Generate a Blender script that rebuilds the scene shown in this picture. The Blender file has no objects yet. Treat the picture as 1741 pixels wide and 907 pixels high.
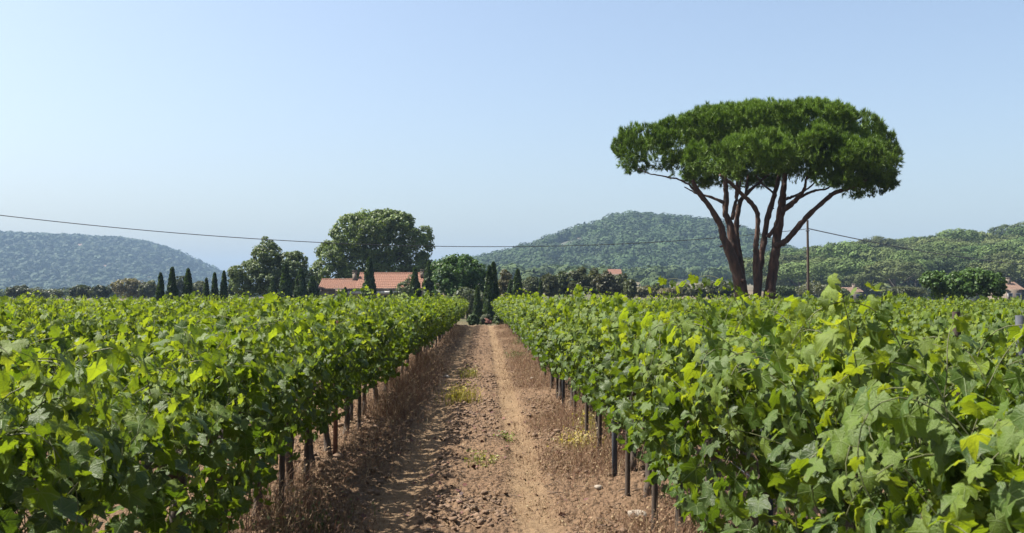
import bpy, math
import numpy as np
from mathutils import Matrix, Vector

# ------------------------------------------------------------------ camera, sky, sun, exposure
S = bpy.context.scene
COL = S.collection
R_ = math.radians
CAM_H = 1.7
F_PX, CX, CY = 1700.0, 870.5, 453.5
YAW, PITCH = R_(-1.634), R_(1.735)
cam_d = bpy.data.cameras.new('camera')
cam_d.sensor_width = 36.0
cam_d.lens = 36.0 * F_PX / 1741.0
cam_d.clip_start = 0.05
cam_d.clip_end = 20000
cam_d.dof.use_dof = True
cam_d.dof.focus_distance = 14.0
cam_d.dof.aperture_fstop = 10.0
cam = bpy.data.objects.new('camera', cam_d)
COL.objects.link(cam)
cam.location = (0, 0, CAM_H)
cam.rotation_euler = (R_(90) + PITCH, 0, YAW)
S.camera = cam
CAM_M = cam.rotation_euler.to_matrix()

SUN_EL = R_(55)
SUN_AZ = R_(-80)          # compass style: 0 = +Y (into the picture), negative = left
W = bpy.data.worlds.new('World')
S.world = W
W.use_nodes = True
wn = W.node_tree
sky = wn.nodes.new('ShaderNodeTexSky')
sky.sky_type = 'NISHITA'
sky.sun_disc = False
sky.sun_elevation = SUN_EL
sky.sun_rotation = SUN_AZ
sky.altitude = 50
sky.air_density = 1.0
sky.dust_density = 3.2
sky.ozone_density = 0.2
bg = wn.nodes['Background']
bg.inputs['Strength'].default_value = 0.070
wn.links.new(sky.outputs[0], bg.inputs['Color'])
sl = bpy.data.lights.new('sun', 'SUN')
sl.energy = 5.0
sl.angle = R_(0.53)
sl.color = (1.0, 0.95, 0.86)
sun = bpy.data.objects.new('sun', sl)
COL.objects.link(sun)
to_sun = Vector((math.sin(SUN_AZ) * math.cos(SUN_EL), math.cos(SUN_AZ) * math.cos(SUN_EL), math.sin(SUN_EL)))
sun.rotation_euler = to_sun.to_track_quat('Z', 'Y').to_euler()
sun.location = to_sun * 40 + Vector((0, 0, 10))
S.view_settings.view_transform = 'Standard'
S.view_settings.look = 'None'
S.view_settings.gamma = 1.0
S.view_settings.exposure = 1.62
S.render.engine = 'CYCLES'
S.cycles.max_bounces = 6
S.cycles.diffuse_bounces = 2
S.cycles.transmission_bounces = 6
S.cycles.volume_bounces = 0


def P(px, py, Y):
    """the point of the place seen at photo pixel (px, py), Y metres ahead"""
    d = CAM_M @ Vector(((px - CX) / F_PX, -(py - CY) / F_PX, -1.0))
    k = Y / d.y
    return Vector((d.x * k, Y, CAM_H + d.z * k))


TONE = 0.84               # one factor for every base colour, set against the exposure above

# ------------------------------------------------------------------ helpers
def rs(seed):
    return np.random.RandomState(seed)


def nrm(a):
    return a / np.maximum(np.linalg.norm(a, axis=-1, keepdims=True), 1e-9)


def _h(ix, iy, seed):
    h = (ix.astype(np.int64) * 374761393 + iy.astype(np.int64) * 668265263 + seed * 1442695041) & 0xffffffff
    h = ((h ^ (h >> 13)) * 1274126177) & 0xffffffff
    h = (h ^ (h >> 16)) & 0xffffffff
    return h / 4294967295.0


def vnoise(x, y, seed=0):
    x = np.asarray(x, float); y = np.asarray(y, float)
    ix, iy = np.floor(x), np.floor(y)
    fx, fy = x - ix, y - iy
    fx = fx * fx * (3 - 2 * fx); fy = fy * fy * (3 - 2 * fy)
    a = _h(ix, iy, seed); b = _h(ix + 1, iy, seed); c = _h(ix, iy + 1, seed); d = _h(ix + 1, iy + 1, seed)
    return (a * (1 - fx) + b * fx) * (1 - fy) + (c * (1 - fx) + d * fx) * fy


def fbm(x, y, seed=0, octs=4, gain=0.5):
    s, a, t = 0, 1.0, 0
    for o in range(octs):
        s = s + a * vnoise(x * 2 ** o, y * 2 ** o, seed + o); t += a; a *= gain
    return s / t


def sstep(a, b, x):
    t = np.clip((np.asarray(x, float) - a) / (b - a), 0, 1)
    return t * t * (3 - 2 * t)


def mesh(name, V, faces, mat=None, smooth=False, attrs=None):
    """faces: list of (M,K) int arrays"""
    V = np.asarray(V, np.float32)
    if not isinstance(faces, (list, tuple)):
        faces = [faces]
    faces = [np.asarray(f, np.int32) for f in faces if len(f)]
    me = bpy.data.meshes.new(name)
    me.vertices.add(len(V)); me.vertices.foreach_set('co', V.ravel())
    loops = np.concatenate([f.ravel() for f in faces])
    tot = np.concatenate([np.full(len(f), f.shape[1], np.int32) for f in faces])
    start = np.concatenate([[0], np.cumsum(tot)[:-1]]).astype(np.int32)
    me.loops.add(len(loops)); me.loops.foreach_set('vertex_index', loops)
    me.polygons.add(len(tot)); me.polygons.foreach_set('loop_start', start)
    if smooth:
        me.polygons.foreach_set('use_smooth', np.ones(len(tot), bool))
    for k, v in (attrs or {}).items():
        v = np.asarray(v, np.float32)
        if v.ndim == 1:
            me.attributes.new(k, 'FLOAT', 'POINT').data.foreach_set('value', v)
        else:
            me.attributes.new(k, 'FLOAT_VECTOR', 'POINT').data.foreach_set('vector', v.ravel())
    me.update(calc_edges=True)
    me.validate()
    if mat:
        me.materials.append(mat)
    return me


def ob(name, data, parent=None, loc=None, col=None, kind=None):
    o = bpy.data.objects.new(name, data)
    COL.objects.link(o)
    if parent is not None:
        o.parent = parent
    if loc is not None:
        o.location = loc
    if col is not None:
        o.color = (col[0] * TONE, col[1] * TONE, col[2] * TONE, 1)
    if kind:
        o['kind'] = kind
    return o


def tag(o, label, cat, group=None):
    o['label'] = label; o['category'] = cat
    if group:
        o['group'] = group
    return o


def thing(name, loc, label, cat, group=None, rz=0.0):
    o = bpy.data.objects.new(name, None)
    o.empty_display_size = 0.3
    COL.objects.link(o)
    o.location = loc
    o.rotation_euler = (0, 0, rz)
    return tag(o, label, cat, group)


class MB:
    """collects pieces into one mesh"""
    def __init__(s):
        s.V, s.F, s.n = [], [], 0

    def add(s, V, F):
        V = np.asarray(V, float).reshape(-1, 3)
        for f in (F if isinstance(F, (list, tuple)) else [F]):
            s.F.append(np.asarray(f, int) + s.n)
        s.V.append(V); s.n += len(V)
        return s

    def box(s, x0, x1, y0, y1, z0, z1):
        V = [(x0, y0, z0), (x1, y0, z0), (x1, y1, z0), (x0, y1, z0), (x0, y0, z1), (x1, y0, z1), (x1, y1, z1), (x0, y1, z1)]
        return s.add(V, np.array([(0, 3, 2, 1), (4, 5, 6, 7), (0, 1, 5, 4), (1, 2, 6, 5), (2, 3, 7, 6), (3, 0, 4, 7)]))

    def tube(s, pts, rad, n=6, caps=True):
        V, F = tube(pts, rad, n)
        s.add(V, F)
        if caps:
            k = len(pts)
            s.add(V[:n][::-1], np.arange(n)[None]); s.add(V[(k - 1) * n:], np.arange(n)[None])
        return s

    def mesh(s, name, mat=None, smooth=False):
        by = {}
        for f in s.F:
            by.setdefault(f.shape[1], []).append(f)
        return mesh(name, np.concatenate(s.V), [np.concatenate(v) for v in by.values()], mat, smooth)


def tube(pts, rad, n=6):
    pts = np.asarray(pts, float); k = len(pts)
    rad = np.broadcast_to(np.asarray(rad, float), (k,))
    T = np.gradient(pts, axis=0); T = nrm(T)
    ref = np.array([0.31, 0.95, 0.05]); ref2 = np.array([0.9, 0.1, 0.43])
    U = np.cross(T, ref)
    bad = np.linalg.norm(U, axis=1) < 0.2
    U[bad] = np.cross(T[bad], ref2)
    U = nrm(U); Wv = np.cross(T, U)
    a = np.arange(n) * 2 * math.pi / n
    V = pts[:, None] + rad[:, None, None] * (np.cos(a)[None, :, None] * U[:, None] + np.sin(a)[None, :, None] * Wv[:, None])
    i = np.arange(k - 1)[:, None] * n; j = np.arange(n)[None]; j2 = (j + 1) % n
    F = np.stack([i + j, i + j2, i + n + j2, i + n + j], -1).reshape(-1, 4)
    return V.reshape(-1, 3), F


def smooth_path(pts, n):
    """Catmull-Rom through rows of pts (any number of columns)"""
    p = np.asarray(pts, float)
    p = np.vstack([2 * p[0] - p[1], p, 2 * p[-1] - p[-2]])
    out = []
    m = len(p) - 3
    for t in np.linspace(0, m - 1e-6, n):
        i = int(t); u = t - i
        a, b, c, d = p[i:i + 4]
        out.append(0.5 * ((2 * b) + (c - a) * u + (2 * a - 5 * b + 4 * c - d) * u * u + (3 * b - a - 3 * c + d) * u ** 3))
    return np.array(out)


# ------------------------------------------------------------------ materials
class NT:
    def __init__(s, name):
        s.m = bpy.data.materials.new(name); s.m.use_nodes = True
        s.t = s.m.node_tree; s.t.nodes.clear()
        s.out = s.n('ShaderNodeOutputMaterial')

    def n(s, typ, **kw):
        nd = s.t.nodes.new(typ)
        for k, v in kw.items():
            if k.startswith('_'):
                setattr(nd, k[1:], v)
            else:
                key = int(k[1:]) if k[0] == 'i' and k[1:].isdigit() else k.replace('__', ' ')
                sock = nd.inputs[key]
                if isinstance(v, bpy.types.NodeSocket):
                    s.t.links.new(v, sock)
                else:
                    sock.default_value = v
        return nd

    def math(s, op, a, b=0.0, c=0.0, clamp=False):
        nd = s.n('ShaderNodeMath', _operation=op, i0=a, i1=b, i2=c); nd.use_clamp = clamp
        return nd.outputs[0]

    def mix(s, f, a, b, typ='MIX'):
        nd = s.n('ShaderNodeMixRGB', _blend_type=typ, Fac=f)
        for k, v in (('Color1', a), ('Color2', b)):
            if isinstance(v, bpy.types.NodeSocket):
                s.t.links.new(v, nd.inputs[k])
            else:
                nd.inputs[k].default_value = (v[0] * TONE, v[1] * TONE, v[2] * TONE, 1)
        return nd.outputs[0]

    def noise(s, scale, vec=None, detail=4, rough=0.55):
        nd = s.n('ShaderNodeTexNoise', Scale=scale, Detail=detail, Roughness=rough)
        if vec is not None:
            s.t.links.new(vec, nd.inputs['Vector'])
        return nd.outputs[0]

    def ramp(s, f, stops):
        nd = s.n('ShaderNodeValToRGB', Fac=f)
        el = nd.color_ramp.elements
        while len(el) < len(stops):
            el.new(0.5)
        for e, (p, c) in zip(el, stops):
            e.position = p; e.color = (c[0] * TONE, c[1] * TONE, c[2] * TONE, 1)
        return nd.outputs[0]

    def attr(s, name, out='Fac'):
        nd = s.n('ShaderNodeAttribute'); nd.attribute_name = name
        return nd.outputs[out]

    def rng(s, v, a, b, c, d):
        nd = s.n('ShaderNodeMapRange', Value=v)
        for i, x in zip((1, 2, 3, 4), (a, b, c, d)):
            nd.inputs[i].default_value = x
        return nd.outputs[0]

    def finish(s, sh):
        s.t.links.new(sh, s.out.inputs['Surface'])
        return s.m


def simple(name, c1, c2, scale, rough=0.8, bump=0.0, metallic=0.0, stretch=None):
    t = NT(name)
    co = t.n('ShaderNodeTexCoord').outputs['Object']
    if stretch:
        co = t.n('ShaderNodeMapping', Vector=co, Scale=stretch).outputs[0]
    f = t.noise(scale, co, 6)
    f2 = t.rng(f, 0.3, 0.7, 0, 1)
    b = t.n('ShaderNodeBsdfPrincipled', Base__Color=t.mix(f2, c1, c2), Roughness=rough, Metallic=metallic)
    if bump:
        bm = t.n('ShaderNodeBump', Height=f, Strength=0.8, Distance=bump)
        t.t.links.new(bm.outputs[0], b.inputs['Normal'])
    return t.finish(b.outputs[0])


def make_leaf_mat():
    t = NT('vine_leaf')
    lp = t.n('ShaderNodeSeparateXYZ', Vector=t.attr('lp', 'Vector'))
    x, y = lp.outputs[0], lp.outputs[1]
    ang = t.math('ARCTAN2', x, y)
    rad = t.math('SQRT', t.math('ADD', t.math('MULTIPLY', x, x), t.math('MULTIPLY', y, y)))
    m = t.math('PINGPONG', t.math('ADD', ang, 9 * 0.9), 0.45)          # 0 on the five main veins
    vein = t.math('SUBTRACT', 1.0, t.rng(t.math('MULTIPLY', m, rad), 0.012, 0.035, 0, 1))
    vein = t.math('MULTIPLY', vein, 0.55)
    oi = t.n('ShaderNodeObjectInfo')
    oc = t.n('ShaderNodeSeparateColor', Color=oi.outputs['Color'])
    age = t.math('ADD', t.attr('age'), oc.outputs[0], clamp=True)
    rnd = t.math('ADD', t.attr('rnd'), oc.outputs[1], clamp=True)
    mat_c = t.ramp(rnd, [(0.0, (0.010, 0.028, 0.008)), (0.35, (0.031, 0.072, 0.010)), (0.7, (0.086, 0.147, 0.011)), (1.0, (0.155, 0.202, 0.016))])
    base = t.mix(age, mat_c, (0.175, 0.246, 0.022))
    mott = t.noise(9.0, t.attr('lp', 'Vector'), 3)
    base = t.mix(t.rng(mott, 0.45, 0.75, 0, 0.35), base, (0.10, 0.15, 0.03))
    edge = t.math('MULTIPLY', t.rng(rad, 0.6, 0.95, 0, 1), t.rng(t.noise(2.3, t.attr('lp', 'Vector'), 2), 0.56, 0.66, 0, 1))
    base = t.mix(t.math('MULTIPLY', edge, 0.8), base, (0.11, 0.075, 0.022))
    base = t.mix(vein, base, (0.20, 0.26, 0.09))
    geo = t.n('ShaderNodeNewGeometry')
    base = t.mix(t.math('MULTIPLY', geo.outputs['Backfacing'], 0.35), base, (0.085, 0.125, 0.04))
    bm = t.n('ShaderNodeBump', Height=t.math('ADD', t.math('MULTIPLY', vein, -1.2), mott), Strength=0.45, Distance=0.006)
    b = t.n('ShaderNodeBsdfPrincipled', Base__Color=base, Roughness=t.rng(rnd, 0, 1, 0.40, 0.62), Normal=bm.outputs[0])
    b.inputs['Specular IOR Level'].default_value = 0.26
    tc = t.mix(age, t.mix(rnd, (0.075, 0.14, 0.006), (0.29, 0.385, 0.012)), (0.40, 0.45, 0.022))
    tc = t.mix(t.math('MULTIPLY', vein, 0.6), tc, (0.10, 0.14, 0.02))
    tl = t.n('ShaderNodeBsdfTranslucent', Color=tc, Normal=bm.outputs[0])
    mx = t.n('ShaderNodeMixShader', Fac=0.42, i1=b.outputs[0], i2=tl.outputs[0])
    return t.finish(mx.outputs[0])


def make_foliage_mat(name, trans=0.25, rough=0.6, tcol=(1.5, 1.5, 0.5), lo=0.5, hi=1.5):
    """crown leaves; the kind's colour is the object's colour, each clump has its own tone"""
    t = NT(name)
    oi = t.n('ShaderNodeObjectInfo')
    rnd = t.attr('rnd')
    f = t.rng(rnd, 0, 1, lo, hi)
    c = t.n('ShaderNodeVectorMath', _operation='SCALE', i0=oi.outputs['Color'], Scale=f).outputs[0]
    hue = t.math('MULTIPLY', t.math('FRACT', t.math('MULTIPLY', rnd, 7.3)), 0.4)
    c = t.mix(hue, c, t.n('ShaderNodeVectorMath', _operation='MULTIPLY', i0=c, i1=(1.25, 1.0, 0.8)).outputs[0])
    b = t.n('ShaderNodeBsdfPrincipled', Base__Color=c, Roughness=rough)
    b.inputs['Specular IOR Level'].default_value = 0.2
    tc = t.n('ShaderNodeVectorMath', _operation='MULTIPLY', i0=c, i1=tcol).outputs[0]
    tl = t.n('ShaderNodeBsdfTranslucent', Color=tc)
    mx = t.n('ShaderNodeMixShader', Fac=trans, i1=b.outputs[0], i2=tl.outputs[0])
    return t.finish(mx.outputs[0])


def make_soil_mat():
    t = NT('soil')
    pos = t.n('ShaderNodeNewGeometry').outputs['Position']
    track = t.attr('track'); far = t.attr('field')
    n1 = t.noise(1.3, pos, 5); n2 = t.noise(14, pos, 6, 0.65); n3 = t.noise(70, pos, 4, 0.7)
    c = t.mix(t.rng(n2, 0.3, 0.7, 0, 1), (0.094, 0.057, 0.033), (0.214, 0.138, 0.083))
    c = t.mix(t.rng(n1, 0.4, 0.65, 0, 0.6), c, (0.125, 0.080, 0.049))
    c = t.mix(t.rng(n3, 0.5, 0.8, 0, 0.5), c, (0.20, 0.138, 0.09))
    tr = t.mix(t.rng(n2, 0.3, 0.7, 0, 1), (0.172, 0.113, 0.062), (0.235, 0.163, 0.096))
    c = t.mix(track, c, tr)
    big = t.noise(0.012, pos, 4)
    fc = t.ramp(big, [(0.38, (0.055, 0.064, 0.028)), (0.52, (0.10, 0.085, 0.046)), (0.66, (0.17, 0.122, 0.072))])
    c = t.mix(far, c, fc)
    h = t.math('ADD', n2, t.math('MULTIPLY', n3, 0.5))
    vo = t.n('ShaderNodeTexVoronoi', Vector=pos, Scale=24.0).outputs['Distance']      # crumbs and cracks
    h = t.math('ADD', h, t.math('MULTIPLY', vo, t.rng(track, 0, 1, -1.1, -0.2)))
    wv = t.n('ShaderNodeTexWave', _bands_direction='Y', Vector=pos, Scale=2.4, Distortion=2.0, Detail=2.0).outputs['Fac']   # tyre tread
    h = t.math('ADD', h, t.math('MULTIPLY', t.math('MULTIPLY', wv, track), 0.35))
    bm = t.n('ShaderNodeBump', Height=h, Strength=1.0, Distance=0.035)
    b = t.n('ShaderNodeBsdfPrincipled', Base__Color=c, Roughness=0.95, Normal=bm.outputs[0])
    b.inputs['Specular IOR Level'].default_value = 0.15
    return t.finish(b.outputs[0])


def make_hill_mat(name, a, b_, c_):
    t = NT(name)
    pos = t.n('ShaderNodeNewGeometry').outputs['Position']
    c = t.ramp(t.noise(0.02, pos, 8, 0.65), [(0.38, a), (0.5, b_), (0.62, c_)])
    b = t.n('ShaderNodeBsdfPrincipled', Base__Color=c, Roughness=0.95)
    return t.finish(b.outputs[0])


def make_straw_mat():
    t = NT('dry_stalk')
    c = t.ramp(t.attr('rnd'), [(0.0, (0.070, 0.033, 0.019)), (0.45, (0.155, 0.072, 0.038)), (0.75, (0.205, 0.130, 0.072)), (1.0, (0.31, 0.235, 0.13))])
    b = t.n('ShaderNodeBsdfPrincipled', Base__Color=c, Roughness=0.85)
    tl = t.n('ShaderNodeBsdfTranslucent', Color=c)
    return t.finish(t.n('ShaderNodeMixShader', Fac=0.25, i1=b.outputs[0], i2=tl.outputs[0]).outputs[0])


def make_tile_mat():
    t = NT('roof_tile')
    co = t.n('ShaderNodeTexCoord').outputs['Object']
    n1 = t.noise(9, t.n('ShaderNodeMapping', Vector=co, Scale=(1, 0.6, 1)).outputs[0], 3)
    n2 = t.noise(0.8, co, 5)
    c = t.ramp(n1, [(0.3, (0.110, 0.043, 0.022)), (0.5, (0.165, 0.068, 0.037)), (0.7, (0.21, 0.105, 0.062))])
    c = t.mix(t.rng(n2, 0.5, 0.75, 0, 0.5), c, (0.13, 0.065, 0.042))
    b = t.n('ShaderNodeBsdfPrincipled', Base__Color=c, Roughness=0.85)
    return t.finish(b.outputs[0])


M_LEAF = make_leaf_mat()
M_CANE = simple('vine_cane', (0.055, 0.055, 0.018), (0.085, 0.10, 0.028), 20, 0.7)
M_VTRUNK = simple('vine_bark', (0.035, 0.026, 0.02), (0.105, 0.078, 0.06), 26, 0.95, 0.012, stretch=(1, 1, 0.25))
M_SOIL = make_soil_mat()
M_CLOD = simple('clod', (0.10, 0.061, 0.037), (0.19, 0.122, 0.076), 7, 0.95, 0.01)
M_STONE = simple('field_stone', (0.2, 0.165, 0.13), (0.32, 0.28, 0.23), 16, 0.85, 0.008)
M_STRAW = make_straw_mat()
M_BARK = simple('pine_bark', (0.030, 0.020, 0.016), (0.105, 0.053, 0.035), 7, 0.95, 0.12, stretch=(1, 1, 0.3))
M_TRUNK = simple('tree_bark', (0.035, 0.029, 0.022), (0.085, 0.07, 0.052), 5, 0.95, 0.03, stretch=(1, 1, 0.3))
M_NEEDLE = make_foliage_mat('pine_needle', 0.12, 0.5)
M_FOL = make_foliage_mat('tree_leaf', 0.28, 0.5)
M_FAR = make_foliage_mat('far_leaf', 0.12, 0.8, lo=0.38, hi=1.7)
M_STEEL = simple('galvanised_steel', (0.028, 0.034, 0.046), (0.05, 0.056, 0.07), 12, 0.85, 0, 0.0)
M_RUST = simple('rusty_steel', (0.085, 0.035, 0.022), (0.17, 0.075, 0.045), 14, 0.9, 0.003)
M_WOOD = simple('weathered_wood', (0.030, 0.021, 0.015), (0.075, 0.052, 0.037), 8, 0.9, 0.01, stretch=(1, 1, 0.15))
M_CABLE = simple('cable_sheath', (0.02, 0.02, 0.022), (0.04, 0.04, 0.045), 4, 0.6)
M_TILE = make_tile_mat()
M_PLASTER = simple('pinkish_plaster', (0.30, 0.225, 0.19), (0.40, 0.31, 0.265), 2.2, 0.9)
M_WHITE = simple('white_paint', (0.50, 0.49, 0.47), (0.58, 0.57, 0.55), 3, 0.7)
M_PALE = simple('pale_render', (0.13, 0.10, 0.076), (0.18, 0.145, 0.112), 1.5, 0.9)
M_DARK = simple('dark_timber', (0.03, 0.022, 0.018), (0.06, 0.045, 0.035), 6, 0.6)
M_GLASS = simple('window_glass', (0.03, 0.035, 0.04), (0.05, 0.055, 0.06), 2, 0.12)
M_HILL = make_hill_mat('hill_scrub', (0.025, 0.036, 0.017), (0.04, 0.044, 0.022), (0.115, 0.072, 0.045))
M_HILLG = make_hill_mat('hill_floor', (0.022, 0.03, 0.015), (0.03, 0.035, 0.018), (0.06, 0.048, 0.03))

# ------------------------------------------------------------------ the ground
ROWX_L, ROWX_R, SPACING = -1.66, 1.36, 3.02
TRACK_L, TRACK_R = -0.68, 0.42
ROW_END = 60.0


def ground_low(x, y):
    x = np.asarray(x, float); y = np.asarray(y, float)
    h = -0.38 * sstep(57, 74, y)
    h = h + 13.5 * sstep(240, 760, y) * (0.08 + 0.92 * sstep(-160, 0, x))
    return h


def tracks(x, y):
    wob = 0.07 * (vnoise(y * 0.35, y * 0 + 3.1, 5) - 0.5)
    a = np.exp(-((x - TRACK_R - wob) / 0.17) ** 4)
    b = np.exp(-((x - TRACK_L - wob) / 0.22) ** 4) * 0.85
    return a, b


def ground_h(x, y):
    x = np.asarray(x, float); y = np.asarray(y, float)
    near = (1 - sstep(58, 66, y)) * (1 - sstep(16, 40, np.abs(x)))
    a, b = tracks(x, y)
    tr = np.maximum(a, b)
    rough = 0.10 * (fbm(x * 2.6, y * 2.6, 11, 3) - 0.5) + 0.10 * (1 - tr) * (np.abs(fbm(x * 8, y * 8, 23, 3, 0.6) - 0.5)) * 1.2
    rough = rough + (1 - 0.85 * tr) * (0.042 * np.abs(vnoise(x * 13, y * 13, 31) - 0.5) + 0.034 * (vnoise(x * 27, y * 27, 37) - 0.5))
    row = np.exp(-((x - ROWX_L) / 0.45) ** 2) + np.exp(-((x - ROWX_R) / 0.45) ** 2)
    prof = 0.05 * row - 0.035 * tr
    return ground_low(x, y) + near * (rough + prof)


xs = np.concatenate([np.linspace(-2.7, 2.4, 270)])
xo = 2.4 + np.cumsum(0.05 * 1.16 ** np.arange(70))
xo = xo[xo < 6500]
xs = np.concatenate([-(xo + 0.3)[::-1], xs, xo])
ys = [1.6]
while ys[-1] < 66:
    ys.append(ys[-1] * 1.0062 + 0.002)
while ys[-1] < 6000:
    ys.append(ys[-1] * 1.035)
yb = -np.cumsum(0.3 * 1.3 ** np.arange(24))
ys = np.concatenate([yb[::-1], [0.0, 0.8], ys])
XX, YY = np.meshgrid(xs, ys)
ZZ = ground_h(XX, YY)
ta, tb = tracks(XX, YY)
track = np.clip(np.maximum(ta, tb) * (0.65 + 0.7 * (fbm(XX * 3, YY * 3, 41, 3) - 0.3)), 0, 1) * (YY < 62)
field = sstep(60, 70, YY)
nx, ny = len(xs), len(ys)
ii = (np.arange(ny - 1)[:, None] * nx + np.arange(nx - 1)[None]).ravel()
G = mesh('ground', np.stack([XX, YY, ZZ], -1).reshape(-1, 3), np.stack([ii, ii + 1, ii + nx + 1, ii + nx], -1), M_SOIL, True,
         {'track': track.ravel(), 'field': field.ravel()})
ob('ground', G, kind='structure')


def gz(x, y):
    return float(ground_h(np.array([x]), np.array([y]))[0])


# ------------------------------------------------------------------ hills
def profile(pts, Y, drop):
    w = [P(px, py, Y) for px, py in pts]
    return np.array([p.x for p in w]), np.array([p.z - drop for p in w])


class Hill:
    def __init__(s, pts, Y, drop, front, back, seed, amp):
        s.px, s.pz = profile(pts, Y, drop)
        s.Y, s.front, s.back, s.seed, s.amp = Y, front, back, seed, amp

    def h(s, x, y):
        c = np.interp(x * s.Y / np.maximum(y, 1) * 0.6 + x * 0.4, s.px, s.pz)
        f = np.where(y < s.Y, sstep(s.front, s.Y, y), 1 - 0.9 * sstep(s.Y, s.back, y))
        sc = 6.0 / (s.Y - s.front)
        n = (fbm(x * sc, y * sc, s.seed, 4) - 0.5) * s.amp * f
        return np.where(y > s.Y, np.minimum(c * f + n, c * f + 0 * n + s.amp * 0.1), c * f + n * (1 - 0.75 * sstep(s.Y * 0.5 + s.front * 0.5, s.Y, y))) - 5.0 * (1 - sstep(s.front - 20, s.front + 60, y))

    def z(s, x, y):
        return np.maximum(s.h(x, y), ground_low(x, y))

    def build(s, name, x0, x1, nx, ny, mat):
        X, Yg = np.meshgrid(np.linspace(x0, x1, nx), np.linspace(s.front - 30, s.back, ny))
        Z = s.h(X, Yg)
        edge = np.minimum(sstep(x0, x0 + 0.1 * (x1 - x0), X), 1 - sstep(x1 - 0.1 * (x1 - x0), x1, X))
        Z = Z * edge - 6 * (1 - edge)
        i = (np.arange(ny - 1)[:, None] * nx + np.arange(nx - 1)[None]).ravel()
        ob(name, mesh(name, np.stack([X, Yg, Z], -1).reshape(-1, 3), np.stack([i, i + 1, i + nx + 1, i + nx], -1), mat, True), kind='structure')


HC = Hill([(300, 500), (560, 480), (690, 452), (800, 434), (850, 423), (900, 409), (950, 394), (1000, 377), (1035, 364), (1070, 359), (1110, 362), (1150, 366),
           (1200, 371), (1250, 385), (1300, 407), (1360, 440), (1500, 455), (1800, 470)], 1250, 18, 640, 1800, 3, 15)
HC.build('wooded_hill', -420, 900, 120, 90, M_HILL)
HL = Hill([(-900, 420), (-500, 398), (-200, 388), (0, 397), (60, 402), (130, 406), (200, 410), (250, 417), (300, 432), (340, 450), (375, 468), (420, 490), (520, 500), (700, 503)],
          2450, 9, 1500, 3300, 17, 40)
HL.build('distant_ridge', -3200, -300, 120, 80, M_HILLG)
HR = Hill([(1150, 500), (1240, 470), (1300, 445), (1350, 433), (1400, 428), (1470, 419), (1530, 414), (1580, 410), (1640, 403), (1690, 396), (1730, 391), (1800, 384), (1950, 375), (2200, 380), (2500, 420)],
          470, 12.5, 255, 700, 29, 7)
HR.build('pine_hill', 70, 520, 110, 80, M_HILLG)

# ------------------------------------------------------------------ foliage builders
KITE = np.array([(0, -0.5, 0), (0.36, 0.02, 0.09), (0, 0.5, -0.03), (-0.36, 0.02, 0.09)])


def kites(C, N, size, rng, tipdir=None):
    """one folded leaf-shaped face at every point"""
    n = len(C)
    size = np.broadcast_to(np.asarray(size, float), (n,))
    N = nrm(N)
    t = rng.normal(size=(n, 3)) if tipdir is None else tipdir + rng.normal(size=(n, 3)) * 0.25
    t = nrm(t - N * (t * N).sum(1, keepdims=True))
    b = np.cross(t, N)
    K = KITE[None] * size[:, None, None]
    V = C[:, None] + K[..., 0:1] * b[:, None] + K[..., 1:2] * t[:, None] + K[..., 2:3] * N[:, None]
    F = np.arange(n * 4).reshape(n, 4)
    return V.reshape(-1, 3), F


def bumps(lobes, n, rng, keep_low=0.5):
    L = np.array(lobes, float)
    area = (L[:, 3] * L[:, 4] + L[:, 3] * L[:, 5] + L[:, 4] * L[:, 5])
    out_c, out_n = [], []
    got = 0
    while got < n:
        k = rng.choice(len(L), p=area / area.sum())
        d = nrm(rng.normal(size=3))
        if d[2] < -0.15 and rng.rand() > keep_low:
            continue
        p = L[k, :3] + d * L[k, 3:]
        q = (p[None] - L[:, :3]) / (L[:, 3:] * 0.9)
        ins = (q * q).sum(1) < 1
        ins[k] = False
        if ins.any() and rng.rand() > 0.06:
            continue
        out_c.append(p); out_n.append(nrm(d / L[k, 3:])); got += 1
    return np.array(out_c), np.array(out_n)


def bump_points(C, N, r, per, rng, flat=0.8, low=-0.25):
    n = len(C)
    d = nrm(rng.normal(size=(n, per, 3)))
    dot = (d * N[:, None]).sum(-1, keepdims=True)
    d = np.where(dot < low, d - 2 * dot * N[:, None], d)
    rr = np.broadcast_to(np.asarray(r, float).reshape(-1, 1, 1), (n, per, 1)) * (0.62 + 0.45 * rng.rand(n, per, 1))
    s = np.array([1, 1, flat])
    return (C[:, None] + d * rr * s).reshape(-1, 3), d.reshape(-1, 3), np.repeat(np.arange(n), per)


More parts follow.
